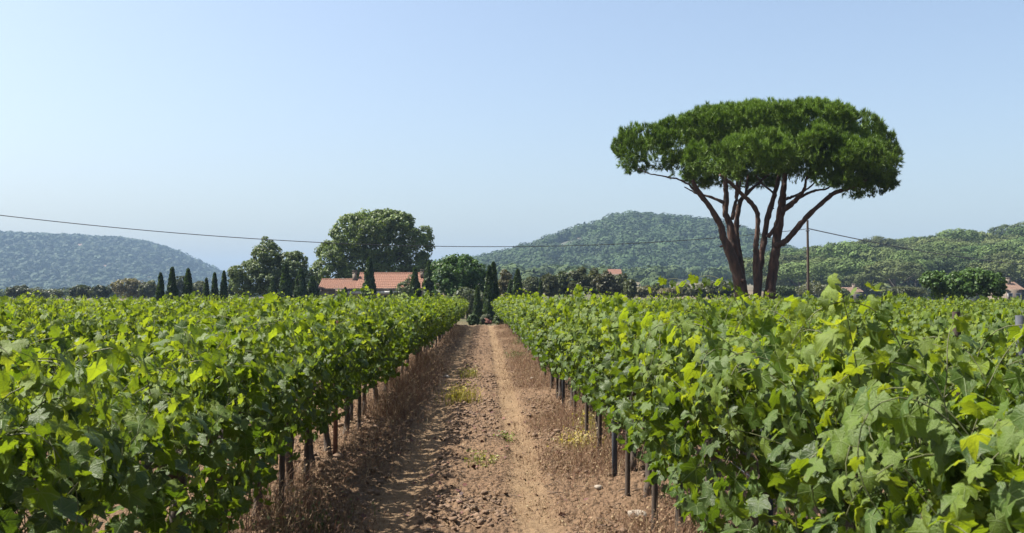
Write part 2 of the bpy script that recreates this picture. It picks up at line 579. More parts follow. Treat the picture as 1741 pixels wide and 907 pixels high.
def crown_mesh(name, lobes, nb, rb, per, size, seed, mat, up=0.35, jit=0.55, keep_low=0.5, flat=0.8, fill=0.22, rough=False):
    rng = rs(seed)
    if rough:
        extra = []
        for a in lobes:
            for _ in range(4):
                dv = nrm(rng.normal(size=3) + np.array([0, 0, 0.35])); f = rng.uniform(0.28, 0.45)
                extra.append((a[0] + dv[0] * a[3] * 0.9, a[1] + dv[1] * a[4] * 0.9, a[2] + dv[2] * a[5] * 0.86, a[3] * f, a[4] * f, a[5] * f))
        lobes = [(a[0], a[1], a[2], a[3] * 0.92, a[4] * 0.92, a[5] * 0.92) for a in lobes] + extra
    lobes = [(a[0], a[1], a[2], max(a[3] - 0.55 * rb, 0.4 * a[3]), max(a[4] - 0.55 * rb, 0.4 * a[4]), max(a[5] - 0.5 * rb, 0.4 * a[5])) for a in lobes]
    C, N = bumps(lobes, nb, rng, keep_low)
    r = rb * (0.6 + 0.75 * rng.rand(nb))
    pts, d, idx = bump_points(C, N, r, per, rng, flat)
    nn = d + np.array([0, 0, up]) + rng.normal(size=d.shape) * jit
    rnd = np.clip(0.5 * rng.rand(nb)[idx] + 0.5 * rng.rand(len(pts)), 0, 1)
    m = int(len(pts) * fill)                 # twigs deeper in the crown
    La = np.array(lobes, float)
    vol = La[:, 3] * La[:, 4] * La[:, 5]
    k = rng.choice(len(La), m, p=vol / vol.sum())
    q = La[k, :3] + nrm(rng.normal(size=(m, 3))) * (rng.rand(m, 1) ** 0.5 * 0.92) * La[k, 3:]
    pts = np.vstack([pts, q]); nn = np.vstack([nn, rng.normal(size=(m, 3)) + np.array([0, 0, 0.4])])
    rnd = np.concatenate([rnd, rng.rand(m)])
    V, F = kites(pts, nn, size * (0.7 + 0.6 * rng.rand(len(pts))), rng)
    return mesh(name, V, F, mat, False, {'rnd': np.repeat(rnd, 4)})


def trunk_mb(h, r, seed, lean=0.04, n=7):
    rng = rs(seed)
    k = 7
    z = np.linspace(-0.1, h, k)
    p = np.stack([np.cumsum(rng.normal(size=k) * lean * h / k), np.cumsum(rng.normal(size=k) * lean * h / k), z], 1)
    p[0, :2] = p[1, :2] = 0
    return p, np.linspace(r * 1.25, r * 0.55, k)


def add_tree(name, loc, lobes, col, label, cat, th, tr, nb, rb, per, size, seed, mat=None, up=0.35, limbs=4, group=None, keep_low=0.5, jit=0.55, flat=0.8):
    """lobes are local to the base point"""
    t = thing(name, loc, label, cat, group)
    p, r = trunk_mb(th, tr, seed)
    mb = MB().tube(p, r, 7)
    ob('trunk', mb.mesh('trunk', M_TRUNK, True), t)
    rng = rs(seed + 5)
    for k in range(limbs):
        L = lobes[k % len(lobes)]
        a = p[4 + k % 3]
        e = np.array(L[:3]) + rng.normal(size=3) * np.array(L[3:]) * 0.25
        m = (a + e) / 2 + rng.normal(size=3) * 0.08 * np.linalg.norm(e - a)
        q = smooth_path([a, m, e], 8)
        ob('limb', MB().tube(q, np.linspace(tr * 0.5, tr * 0.12, 8), 5).mesh('limb', M_TRUNK, True), t)
    ob('crown', crown_mesh('crown', lobes, nb, rb, per, size, seed, mat or M_FOL, up, jit, keep_low, flat, rough=True), t, col=col)
    return t


# ------------------------------------------------------------------ the big stone pine
def build_pine():
    Y0 = 52.0
    rng = rs(7)
    base = P(1268, 505, Y0)
    base.z = 0.0
    t = thing('stone_pine', base, 'huge umbrella shaped stone pine with several bare reddish trunks rising behind the right vines', 'tree')
    m5 = Y0 / F_PX / 2.387

    def z5(x, y, dy):
        q = P(1020 + x / 2.387, 140 + y / 2.387, Y0)
        return np.array([q.x - base.x, dy, q.z])
    L = []
    for (x, y, rx, rz, dy, ry) in [
            (208, 248, 138, 112, 1.2, 2.2), (330, 215, 170, 104, 1.6, 2.6), (500, 165, 190, 84, 1.4, 3.0), (650, 165, 230, 98, 1.2, 4.0),
            (820, 180, 230, 108, 0.6, 4.0), (940, 222, 210, 112, 0.2, 3.4), (1070, 300, 140, 118, 0.0, 2.6), (1120, 350, 95, 92, -0.6, 1.8),
            (430, 348, 175, 84, -4.6, 2.0), (560, 330, 150, 80, -4.2, 2.0), (760, 300, 200, 100, -2.6, 2.6), (950, 350, 180, 98, -2.8, 2.2),
            (600, 300, 300, 95, 3.6, 2.6), (900, 320, 230, 100, 3.0, 2.4), (128, 318, 70, 58, 1.2, 1.0), (1085, 432, 92, 60, -0.4, 1.1), (1010, 400, 110, 70, -1.0, 1.5)]:
        c = z5(x, y, dy)
        L.append((c[0], c[1], c[2] - 0.1, max(rx * m5 - 0.62, 0.45), max(ry - 0.6, 0.45), max(rz * m5 - 0.5, 0.35)))
    nb = 430
    C, N = bumps(L, nb, rng, 0.45)
    # the lowest clumps hang thinner
    r = 0.42 + 0.42 * rng.rand(nb) ** 1.5
    sub, ds, isub = bump_points(C, N, r, 24, rng, 0.75, -0.3)          # shoot tips on every bough
    pts = np.repeat(sub, 6, 0); d = nrm(np.repeat(ds, 6, 0) * 0.5 + rng.normal(size=(len(pts), 3)) * 0.55)
    pts = pts + d * 0.09; idx = np.repeat(isub, 6)
    low = N[idx, 2] < -0.25
    keep = ~low | (np.repeat(rng.rand(len(sub)), 6) < 0.5)
    pts, d, idx, low = pts[keep], d[keep], idx[keep], low[keep]
    # twigs inside the lobes
    La = np.array(L); vol = La[:, 3] * La[:, 4] * La[:, 5]
    m = 6000
    kk = rng.choice(len(La), m, p=vol / vol.sum())
    q = La[kk, :3] + nrm(rng.normal(size=(m, 3))) * (rng.rand(m, 1) ** 0.4 * 0.95) * La[kk, 3:]
    pts = np.vstack([pts, q]); d = np.vstack([d, nrm(rng.normal(size=(m, 3)))]); idx = np.concatenate([idx, rng.randint(0, nb, m)]); low = np.concatenate([low, np.zeros(m, bool)])
    n = len(pts)
    axis = nrm(0.95 * np.array([0, 0, 1.0]) + 0.5 * d + rng.normal(size=(n, 3)) * 0.22)
    axis[low] = nrm(0.1 * np.array([0, 0, 1.0]) + 0.8 * d[low] + rng.normal(size=(low.sum(), 3)) * 0.3)
    k = 11
    ln = (0.15 + 0.10 * rng.rand(n, k, 1))
    dirs = nrm(axis[:, None] + rng.normal(size=(n, k, 3)) * 0.34)
    side = nrm(np.cross(dirs, rng.normal(size=(n, k, 3)))) * 0.013
    b0 = pts[:, None] + axis[:, None] * (rng.rand(n, k, 1) - 0.6) * 0.15
    V = np.stack([b0 - side, b0 + side, b0 + dirs * ln], 2).reshape(-1, 3)
    # upright new growth on the sunny boughs
    cs = np.where((d[:, 2] > 0.15) & (rng.rand(n) < 0.22))[0]
    kc = 6
    cd = nrm(np.array([0, 0, 1.0]) + 0.18 * d[cs][:, None] + rng.normal(size=(len(cs), kc, 3)) * 0.16)
    cw = nrm(np.cross(cd, rng.normal(size=cd.shape))) * 0.016
    cb = pts[cs][:, None] + rng.normal(size=cd.shape) * 0.02
    Vc = np.stack([cb - cw, cb + cw, cb + cd * (0.2 + 0.16 * rng.rand(len(cs), kc, 1))], 2).reshape(-1, 3)
    V = np.vstack([V, Vc])
    F = np.arange(len(V)).reshape(-1, 3)
    rnd = np.clip(0.45 * rng.rand(nb)[idx] + 0.55 * rng.rand(n), 0, 1)
    ob('crown', mesh('crown', V, F, M_NEEDLE, False, {'rnd': np.concatenate([np.repeat(rnd, k * 3), np.full(len(Vc), 0.95)])}), t, col=(0.088, 0.160, 0.017))

    m6 = Y0 / F_PX / 3.779

    def z6(x, y, dy):
        q = P(1180 + x / 3.779, 280 + y / 3.779, Y0)
        return np.array([q.x - base.x, dy, q.z])
    stems = [
        ('trunk', -0.25, -0.6, [(318, 1060, 112), (302, 900, 100), (282, 760, 92), (240, 620, 76), (180, 480, 58), (150, 380, 48), (80, 270, 40), (20, 190, 36), (-30, 110, 26)]),
        ('trunk', 0.15, 0.6, [(326, 1060, 90), (318, 860, 80), (300, 660, 66), (258, 480, 62), (237, 370, 52), (212, 300, 46), (222, 200, 42), (214, 90, 32), (205, 20, 20)]),
        ('trunk', 0.55, 1.4, [(335, 900, 50), (316, 600, 48), (296, 440, 40), (310, 300, 38), (332, 220, 34), (400, 150, 25), (470, 90, 18), (530, 40, 12)]),
        ('trunk', -0.5, -1.6, [(392, 1060, 52), (382, 840, 46), (378, 600, 52), (366, 540, 40), (370, 470, 36), (372, 340, 34), (334, 270, 34), (268, 212, 31), (190, 140, 27), (120, 90, 20)]),
        ('trunk', 0.3, 0.9, [(405, 1060, 80), (418, 860, 68), (440, 640, 54), (470, 480, 47), (492, 340, 44), (530, 230, 38), (560, 130, 36), (585, 40, 28)]),
        ('trunk', -0.05, 0.3, [(470, 1060, 105), (485, 870, 88), (505, 700, 76), (525, 560, 72), (545, 400, 68), (567, 280, 60), (582, 170, 50), (594, 50, 38), (600, -40, 24)]),
        ('limb', -0.1, -1.5, [(528, 525, 56), (590, 480, 47), (670, 380, 40), (740, 300, 36), (860, 195, 31), (960, 165, 22), (1040, 120, 12)]),
        ('limb', -0.05, -0.9, [(560, 305, 46), (640, 235, 37), (688, 170, 25), (692, 110, 18), (700, 60, 10)]),
        ('limb', 0.1, 0.9, [(596, 272, 30), (690, 210, 23), (790, 165, 19), (870, 150, 14), (940, 110, 9)]),
        ('limb', 0.2, 1.8, [(592, 222, 26), (680, 190, 19), (780, 140, 15), (850, 90, 9)]),
        ('limb', 0.15, 1.0, [(200, 245, 28), (110, 200, 19), (40, 180, 13), (-40, 130, 8)]),
        ('limb', 0.2, 1.3, [(250, 350, 32), (285, 230, 25), (322, 140, 19), (340, 60, 11)]),
        ('limb', 0.4, 1.0, [(345, 195, 26), (362, 120, 20), (378, 50, 12)]),
        ('limb', 0.3, 0.6, [(540, 195, 16), (490, 150, 14), (448, 112, 11), (420, 60, 8)]),
        ('limb', 0.0, 0.0, [(272, 220, 28), (276, 130, 24), (270, 60, 14)]),
        ('limb', -0.1, -0.6, [(470, 470, 34), (510, 400, 24), (528, 320, 22), (532, 240, 15)]),
        ('limb', -0.2, -0.4, [(60, 235, 18), (-60, 120, 14), (-180, 85, 11), (-300, 62, 8), (-370, 30, 6)]),
        ('limb', -0.3, 0.5, [(860, 195, 22), (960, 172, 14), (1060, 130, 9)])]
    for nm, d0, d1, pl in stems:
        pw = []
        nn = len(pl)
        for i, (x, y, w) in enumerate(pl):
            f = i / (nn - 1)
            q = z6(x, y, d0 + (d1 - d0) * f)
            pw.append((*q, w * m6 * 0.43))
        if nm == 'trunk' and pw[0][2] > -0.1:
            a, b = pw[0], pw[1]
            k = (a[2] + 0.25) / max(a[2] - b[2], b[2] - a[2], 0.1)
            pw.insert(0, (a[0] + (a[0] - b[0]) * 0.3 * k, a[1], -0.25, a[3] * 1.12))
        q = smooth_path(pw, nn * 5)
        rr = q[:, 3] * (1 + 0.24 * (rng.rand(len(q)) - 0.5))
        xyz = q[:, :3] + rng.normal(size=(len(q), 3)) * 0.012
        mb = MB().tube(xyz, rr, 10)
        # old branch stubs
        for s_ in range(3 if nm == 'trunk' else 1):
            i = rng.randint(len(q) // 3, len(q) - 3)
            dv = nrm(rng.normal(size=3) + np.array([0, 0, 0.3]))
            mb.tube([xyz[i], xyz[i] + dv * rr[i] * 1.7], [rr[i] * 0.4, rr[i] * 0.22], 5)
        ob(nm, mb.mesh(nm, M_BARK, True), t)
    return base


PINE = build_pine()

# ------------------------------------------------------------------ grapevines
OUT_A = np.array([-165, -146, -126, -108, -92, -78, -62, -48, -30, -14, 0, 14, 30, 48, 62, 78, 92, 108, 126, 146, 165], float)
OUT_R = np.array([0.52, 0.60, 0.56, 0.74, 0.62, 0.62, 0.86, 0.82, 0.66, 0.86, 1.02, 0.86, 0.66, 0.82, 0.86, 0.62, 0.62, 0.74, 0.56, 0.60, 0.52])


def leaf_shape(seed, lod=0, curl=1.0):
    """unit leaf: stalk end at the origin, tip along +y; returns V, tris, lp"""
    rng = rs(seed)
    if lod == 0:
        a = np.radians(OUT_A + rng.normal(size=21) * 2.0); r = OUT_R * (1 + rng.normal(size=21) * 0.085)
    elif lod == 1:
        a = np.radians([-155, -108, -62, -30, 0, 30, 62, 108, 155]); r = np.array([0.55, 0.74, 0.86, 0.68, 1.0, 0.68, 0.86, 0.74, 0.55])
    else:
        a = np.radians([-120, -55, 0, 55, 120]); r = np.array([0.68, 0.86, 1.0, 0.86, 0.68])
    ph, c1, c2, c3 = rng.rand() * 6, curl * (0.2 + 0.55 * rng.rand()), 0.08 + 0.35 * rng.rand(), 0.06 + 0.11 * rng.rand()

    def P3(rr, aa):
        x, y = rr * np.sin(aa), rr * np.cos(aa)
        z = -c1 * (rr ** 2) * (0.6 + 0.4 * np.cos(aa)) + c2 * np.abs(x) - 0.12 * x * x + c3 * rr * np.sin(3 * aa + ph) + 0.08 * rr * rr * np.sin(7 * aa + 2 * ph)
        return np.stack([x, y, z], -1)
    outer = P3(r, a)
    n = len(a)
    if lod == 0:
        ia = a[::2]; ir = r[::2] * 0.0 + 0.42
        inner = P3(ir, ia)
        V = np.vstack([[0, 0, 0], inner, outer]); F = []
        m = len(ia); o = 1 + m
        for i in range(m - 1):
            F.append((0, 1 + i + 1, 1 + i))
            F += [(1 + i, o + 2 * i + 1, o + 2 * i), (1 + i, 1 + i + 1, o + 2 * i + 1), (1 + i + 1, o + 2 * i + 2, o + 2 * i + 1)]
    else:
        V = np.vstack([[0, 0, 0], outer])
        F = [(0, i + 2, i + 1) for i in range(n - 1)]
    lp = V.copy(); lp[:, 2] = rng.rand() * 5
    F = np.array(F)[:, ::-1]
    return V, F, lp


def with_petiole(V, F, lp):
    p = np.array([(0, 0, 0), (0, -0.35, -0.10), (0, -0.75, -0.42)])
    tv, tf = tube(p, [0.024, 0.02, 0.028], 3)
    tf = np.vstack([tf[:, [0, 1, 2]], tf[:, [0, 2, 3]]])
    l2 = np.tile([0.0, 0.3, 0.0], (len(tv), 1))
    return np.vstack([V, tv]), np.vstack([F, tf + len(V)]), np.vstack([lp, l2])


NLEAF = 12
L0 = [leaf_shape(100 + i, 0, 0.9 if i < 8 else 1.7) for i in range(NLEAF)]
L0P = [with_petiole(*l) for l in L0]
L1 = [leaf_shape(100 + i, 1) for i in range(NLEAF)]
L2 = [leaf_shape(100 + i, 2) for i in range(NLEAF)]
LEAF_ME = [mesh('leaf', V, F, M_LEAF, True, {'lp': lp}) for V, F, lp in L0P]


class Vine:
    """one generated vine: leaf placements, canes and trunk, local to its foot, row along y"""
    def __init__(s, seed, hi=1.0, wide=1.0, nshoot=30, low=0.46, nlat=640, hero=False):
        rng = rs(seed)
        s.pos, s.t, s.n, s.size, s.age, s.rnd = [], [], [], [], [], []
        cane = MB()
        for k in range(nshoot):
            y0 = -0.47 + 0.235 * (k % 5) + rng.normal() * 0.025; sd = 1 if (k // 5 + k) % 2 else -1     # spurs along the cordon
            p = np.array([rng.normal() * 0.04, y0, 0.74 + rng.rand() * 0.14])
            d = nrm(np.array([sd * rng.uniform(0.05, 0.6), rng.normal() * 0.12, 1.0]))
            Ln = rng.uniform(0.8, 1.45); st = 0.043
            N = int(Ln / st)
            droop = rng.uniform(0.012, 0.05)
            free = 0.95 * rng.rand() ** 2.8
            lead = hero and k < 5              # a few leading shoots that stand clear of the rest
            if lead:
                p = np.array([0.12 + 0.04 * k, 0.3 - 0.1 * k, 0.85]); d = nrm(np.array([0.02, 0.04 - 0.02 * k, 1.0])); Ln = 0.87 - 0.05 * k; N = int(Ln / st); droop = 0.0; free = 2.4
            path = [p.copy()]
            alt = 1
            for i in range(N):
                d = d + rng.normal(size=3) * (0.02 if lead else 0.08) + np.array([0, 0, -droop * (i / 8.0)])
                if abs(p[0]) > 0.40 * wide: d[0] -= 0.25 * np.sign(p[0])
                if p[2] > (1.20 + 0.22 * free) * hi: d[2] -= 0.24
                d = nrm(d)
                p = p + d * st
                if p[2] < (0.42 if low < 0.4 or free > 0.6 else 0.78): break
                path.append(p.copy())
                f = i / max(N - 1, 1)
                sz = (0.057 if f < 0.65 else 0.057 - 0.105 * (f - 0.65)) * rng.uniform(0.65, 1.3) * (0.9 if low < 0.4 else 1)
                if lead: sz = 0.074 * rng.uniform(0.7, 1.15) * (1 - 0.45 * f ** 3)
                if i < 2 or sz < 0.011: continue
                alt = -alt
                sidev = nrm(np.cross(d, np.array([0, 0, 1.0]) + rng.normal(size=3) * 0.5)) * alt
                out = np.array([np.sign(p[0]) if abs(p[0]) > 0.08 else sd, 0, 0.0])
                off = nrm(0.8 * sidev + 0.7 * out + rng.normal(size=3) * 0.4)
                s.put(p + off * sz * 0.85, off, out, sz, (0.7 if lead else 1) * max(0, (f - (0.3 if lead else 0.62)) / 0.38) ** 1.2 * rng.uniform(0.5, 1) * (0.3 + 0.7 * min(1, max(0, (p[2] - 0.95) / 0.25))), rng, 0.18 + 0.7 * f)  # young tint kept towards the top, so the side's shade is partly in the colour
            if len(path) > 3:
                cane.tube(np.array(path), np.linspace(0.0030, 0.0011, len(path)), 4, False)
        for k in range(nlat):                      # lateral leaves that fill the wall, older and toned darker to deepen its shade
            z = rng.uniform(low, 1.30 * hi)
            sd = 1 if rng.rand() < 0.5 else -1
            yl = rng.uniform(-0.58, 0.58)
            wob = (math.sin(yl * 13.4 + seed * 3.7 + sd * 2.1 + 1.5 * math.sin(z * 5 + seed)) * math.sin(z * 8.1 + seed * 1.9 + sd + yl * 2))
            if wob < -0.05: continue
            w = (0.38 - 0.22 * max(0, (1.08 - z) / 0.58) ** 1.4) * wide * (0.78 + 0.38 * wob)
            p = np.array([sd * (w + rng.normal() * 0.07), yl, z])
            out = np.array([sd, 0, 0.0])
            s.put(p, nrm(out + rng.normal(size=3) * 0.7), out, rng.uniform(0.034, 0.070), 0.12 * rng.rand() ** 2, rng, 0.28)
        for k in range(150):                      # crest
            p = np.array([rng.uniform(-0.38, 0.38) * wide, rng.uniform(-0.58, 0.58), rng.uniform(1.18, 1.38) * hi])
            out = np.array([np.sign(p[0]), 0, 1.2])
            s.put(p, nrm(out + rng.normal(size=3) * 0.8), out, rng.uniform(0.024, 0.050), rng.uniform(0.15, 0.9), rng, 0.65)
        for a in ('pos', 't', 'n'): setattr(s, a, np.array(getattr(s, a)))
        s.size = np.array(s.size); s.age = np.array(s.age)
        s.k = rng.randint(0, 8, len(s.size)); yng = s.age > 0.45; s.k[yng] = rng.randint(8, NLEAF, yng.sum())
        s.rnd = np.array(s.rnd)
        s.cane_me = cane.mesh('cane_tangle', M_CANE, True)
        # twisted trunk and cordon
        zz = np.linspace(-0.12, 0.74, 9)
        q = np.stack([rng.normal(size=9) * 0.014, rng.normal(size=9) * 0.02, zz], 1)
        q = smooth_path(q, 22)
        rr = np.interp(q[:, 2], [-0.1, 0.05, 0.4, 0.74], [0.052, 0.036, 0.031, 0.042]) * (1 + 0.22 * (rng.rand(22) - 0.5))
        mb = MB().tube(q, rr, 8)
        for sy in (-1, 1):
            e = smooth_path([q[-3], q[-1] + np.array([0, sy * 0.15, 0.05]), q[-1] + np.array([0.01, sy * 0.36, 0.07]), q[-1] + np.array([0, sy * 0.54, 0.06])], 10)
            mb.tube(e, np.linspace(0.032, 0.014, 10) * (1 + 0.2 * rng.rand(10)), 6)
        s.trunk_me = mb.mesh('trunk', M_VTRUNK, True)
        s.cache = {}

    def put(s, p, tip, out, size, age, rng, tone=0.5):
        n = nrm(np.array([0, 0, 0.30]) + out * 0.62 + rng.normal(size=3) * 0.62)
        t = tip * 0.5 + np.array([0, 0, -0.95]) + rng.normal(size=3) * 0.3
        t = nrm(t - n * (t @ n))
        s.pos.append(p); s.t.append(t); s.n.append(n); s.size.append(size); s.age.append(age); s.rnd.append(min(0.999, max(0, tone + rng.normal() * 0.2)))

    def split(s, k):
        """the k leaves that show most from the path side (+x), and the rest"""
        score = s.pos[:, 0] * 1.6 + s.pos[:, 2] * 0.9 + s.size * 3
        o = np.argsort(-score)
        return o[:k], o[k:]

    def foliage(s, idx, LS, scale=1.0):
        Vs, Fs, A, Rn, LP, n = [], [], [], [], [], 0
        for i in idx:
            V, F, lp = LS[s.k[i]]
            B = np.stack([np.cross(s.t[i], s.n[i]), s.t[i], s.n[i]])
            Vs.append(V @ B * s.size[i] * scale + s.pos[i]); Fs.append(F + n); n += len(V)
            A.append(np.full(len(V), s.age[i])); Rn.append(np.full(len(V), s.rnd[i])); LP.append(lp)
        return mesh('foliage', np.vstack(Vs), np.vstack(Fs), M_LEAF, True,
                    {'age': np.concatenate(A), 'rnd': np.concatenate(Rn), 'lp': np.vstack(LP)})

    def get(s, key):
        if key not in s.cache:
            allx = np.arange(len(s.size))
            if key == 'full': s.cache[key] = s.foliage(allx, L1)
            elif key == 'near': s.cache[key] = s.foliage(allx, L0)
            else: s.cache[key] = s.foliage(s.split(key)[1], L0 if key > 150 else L1)
        return s.cache[key]


VINES = [Vine(500 + i, 1.0 + 0.05 * (i % 3 - 1), 1.0 + 0.06 * (i % 2)) for i in range(6)]
TALL = Vine(540, 1.08, 1.15, 36, 0.22, 900, True)
LOWV = Vine(541, 1.02, 1.1, 32, 0.2, 950)


def place_vine(v, x, y, rz, label, group, nparts, sz=1.0, seed=0):
    t = thing('grapevine', (x, y, gz(x, y)), label, 'grapevine', group, rz)
    t.scale = (1 + 0.4 * float(sstep(30, 58, y)), 1, sz)
    ob('trunk', v.trunk_me, t)
    c = ob('cane_tangle', v.cane_me, t, kind='stuff')
    if nparts:
        ch, _ = v.split(nparts)
        for i in ch:
            o = bpy.data.objects.new('leaf', LEAF_ME[v.k[i]])
            COL.objects.link(o)
            o.parent = t
            B = Matrix((np.cross(v.t[i], v.n[i]), v.t[i], v.n[i])).transposed().to_4x4()
            o.matrix_local = Matrix.Translation(v.pos[i]) @ B @ Matrix.Scale(v.size[i], 4)
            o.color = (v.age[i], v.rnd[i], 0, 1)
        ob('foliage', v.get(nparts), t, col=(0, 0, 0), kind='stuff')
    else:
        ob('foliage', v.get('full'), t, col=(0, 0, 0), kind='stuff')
    return t


ORD = ['first', 'second', 'third', 'fourth', 'fifth', 'sixth', 'seventh', 'eighth', 'ninth', 'tenth', 'eleventh', 'twelfth',
       'thirteenth', 'fourteenth', 'fifteenth', 'sixteenth', 'seventeenth', 'eighteenth', 'nineteenth', 'twentieth']


def in_frame(x, y):
    if y < 0.8: return False
    p = (CX + F_PX * math.tan(math.atan2(x, y) + YAW))
    return -1.0 / y * F_PX < p < 1741 + 1.0 / y * F_PX


cand = []
vr = rs(77)
for side in (-1, 1):
    for k in range(13):
        x = (ROWX_L if side < 0 else ROWX_R) + side * SPACING * k
        y = (2.95 if side < 0 else 2.35) if k == 0 else 3.0 + vr.rand()
        while y < ROW_END - (1.5 * vr.rand()):
            if in_frame(x, y) and math.hypot(x - PINE.x, y - PINE.y) > 2.4:
                s = (y ** 2 + x ** 2) ** 0.5 * (1 + 0.16 * k)
                cand.append((s, side, k, x + vr.normal() * 0.05, y, vr.randint(0, 6), vr.uniform(0.93, 1.06) * (0.985 + 0.03 * min(1, max(0, y - 4) / 20))))
            y += 1.12 + vr.normal() * 0.05
cand.sort()
single, rest = cand[:295], cand[295:]
seen = {}
ROWN = {(-1, 0): 'row along the left side of the path', (1, 0): 'row along the right side of the path',
        (-1, 1): 'second row left of the path', (1, 1): 'second row right of the path',
        (-1, 2): 'third row left of the path', (1, 2): 'third row right of the path'}
for (s, side, k, x, y, vi, sz) in sorted(single, key=lambda c: (c[2], c[1], c[4])):
    rown = ROWN.get((side, k), 'rows further %s of the path' % ('left' if side < 0 else 'right'))
    i = seen.get((side, min(k, 3)), 0); seen[(side, min(k, 3))] = i + 1
    if (k == 0 and i < 20):
        label = '%s grapevine from the camera in the %s' % (ORD[i], rown)
        if side > 0 and i == 0: label = 'tall grapevine nearest the camera in the row along the right side of the path'
        g = 'grapevines in the ' + rown
    elif k == 1 and i < 10:
        label = '%s visible grapevine of the %s' % (ORD[i], rown); g = 'grapevines in the ' + rown
    else:
        label = 'small grapevine in the far stretch of the %s' % rown if k < 3 else 'grapevine showing only its leafy top in the %s' % rown
        g = 'far grapevines in the ' + rown
    npt = 0
    if k == 0: npt = 290 if y < 11.5 else (110 if y < 17 else 0)
    elif k == 1 and y < 13: npt = 100
    v = VINES[vi]
    if side > 0 and k == 0 and 3.0 < y < 4.13: v, sz = TALL, 1.0
    elif k == 0 and y < (6.4 if side < 0 else 5.3): v = LOWV
    place_vine(v, x, y, 0.0 if side < 0 else math.pi, label, g, npt, sz)


def far_vines():
    """the vines of the rows behind, too many and too hidden to single out"""
    lv = []
    for v in VINES:
        o = v.split(len(v.size))[0]
        idx = rs(3).choice(len(o), min(340, len(o)), False)
        Vs, Fs, A, Rn, LP, n = [], [], [], [], [], 0
        for i in idx:
            V, F, lp = L2[v.k[i]]
            B = np.stack([np.cross(v.t[i], v.n[i]), v.t[i], v.n[i]])
            Vs.append(V @ B * v.size[i] * 1.8 + v.pos[i]); Fs.append(F + n); n += len(V)
            A.append(np.full(len(V), v.age[i])); Rn.append(np.full(len(V), v.rnd[i])); LP.append(lp)
        lv.append((np.vstack(Vs), np.vstack(Fs), np.concatenate(A), np.concatenate(Rn), np.vstack(LP)))
    VV, FF, AA, RR, LL, n = [], [], [], [], [], 0
    tmb = MB()
    for (s, side, k, x, y, vi, sz) in rest:
        V, F, A, Rn, LP = lv[vi]
        sg = 1 if side < 0 else -1
        W_ = V * np.array([sg, sg, sz]) + np.array([x, y, gz(x, y)])
        VV.append(W_); FF.append(F + n); n += len(V); AA.append(A); RR.append(Rn); LL.append(LP)
        tmb.tube([(x, y, -0.1), (x + 0.02, y, 0.35), (x, y, 0.75)], [0.05, 0.035, 0.035], 5)
    o = ob('vine_rows', mesh('vine_rows', np.vstack(VV), np.vstack(FF), M_LEAF, True,
                             {'age': np.concatenate(AA), 'rnd': np.concatenate(RR), 'lp': np.vstack(LL)}), col=(0, 0, 0), kind='stuff')
    tag(o, 'mass of green vine rows filling the vineyard behind the nearer rows', 'vineyard')
    ob('trunk', tmb.mesh('trunk', M_VTRUNK, True), o, kind='stuff')


far_vines()

# trellis posts and wires
def post(name, x, y, h, w, mat, label, u=True):
    mb = MB()
    if u:     # folded steel profile
        mb.box(-w, w, -0.003, 0.003, -0.3, h)
        mb.box(-w, -w + 0.005, 0.003, 0.035, -0.3, h)
        mb.box(w - 0.005, w, 0.003, 0.035, -0.3, h)
        for z in np.arange(0.5, h, 0.12):
            mb.box(-w - 0.008, -w - 0.0005, 0.004, 0.012, z, z + 0.02)
    else:
        mb.tube([(0, 0, -0.3), (0.01, 0, h * 0.5), (0, 0.01, h)], [w, w * 0.96, w * 0.9], 9)
    o = ob(name, mb.mesh(name, mat), loc=(x, y, gz(x, y)))
    return tag(o, label, 'post', 'trellis posts in the vine rows')


X2R = ROWX_R + SPACING
post('trellis_post', ROWX_L + 0.12, 10.5, 1.42, 0.022, M_RUST, 'rusty brown trellis stake showing through the leaves of the left row')
post('trellis_post', ROWX_L + 0.1, 8.9, 1.2, 0.026, M_WOOD, 'dark wooden stake standing beside a bare trunk in the left row', False)
post('trellis_post', ROWX_R - 0.05, 4.6, 1.33, 0.022, M_STEEL, 'grey steel trellis post half hidden in the near right row')
post('trellis_post', ROWX_R - 0.16, 9.15, 1.1, 0.022, M_STEEL, 'grey steel stake with its foot bare beside a right row trunk')
post('trellis_post', ROWX_R - 0.16, 15.0, 1.35, 0.022, M_STEEL, 'grey steel stake in the right row further along the path')
post('trellis_post', ROWX_R - 0.16, 17.6, 1.35, 0.03, M_WOOD, 'thin dark wooden stake in the right row beyond the steel one', False)
for y_, h_, m_, lab in ((7.0, 0.95, M_WOOD, 'short dark stake nearest the camera at the foot of the right row'), (8.3, 1.0, M_WOOD, 'dark stake second from the camera along the right row'),
                       (10.3, 1.05, M_WOOD, 'dark stake beyond the grey steel one in the right row'), (11.6, 1.05, M_WOOD, 'dark stake where the dried pale weed leans on the right row'),
                       (13.1, 1.1, M_WOOD, 'dark stake half way along the visible feet of the right row'), (16.2, 1.1, M_WOOD, 'thin far stake between two others in the right row'),
                       (19.4, 1.1, M_WOOD, 'farthest thin dark stake seen along the right row')):
    post('trellis_post', ROWX_R - 0.17, y_, h_, 0.022, m_, lab, False)
for y_, lab in ((7.6, 'dark stake nearest the camera at the foot of the left row'), (12.3, 'dark stake beyond the rusty one in the left row')):
    post('trellis_post', ROWX_L + 0.14, y_, 1.05, 0.022, M_WOOD, lab, False)
post('trellis_post', P(1735, 540, 7.6).x, 7.6, 1.56, 0.024, M_STEEL, 'blue grey steel post at the right edge above the second right row')
post('trellis_post', P(1627, 545, 8.5).x, 8.5, 1.53, 0.038, M_WOOD, 'dark wooden post behind the near leaves in the second right row', False)
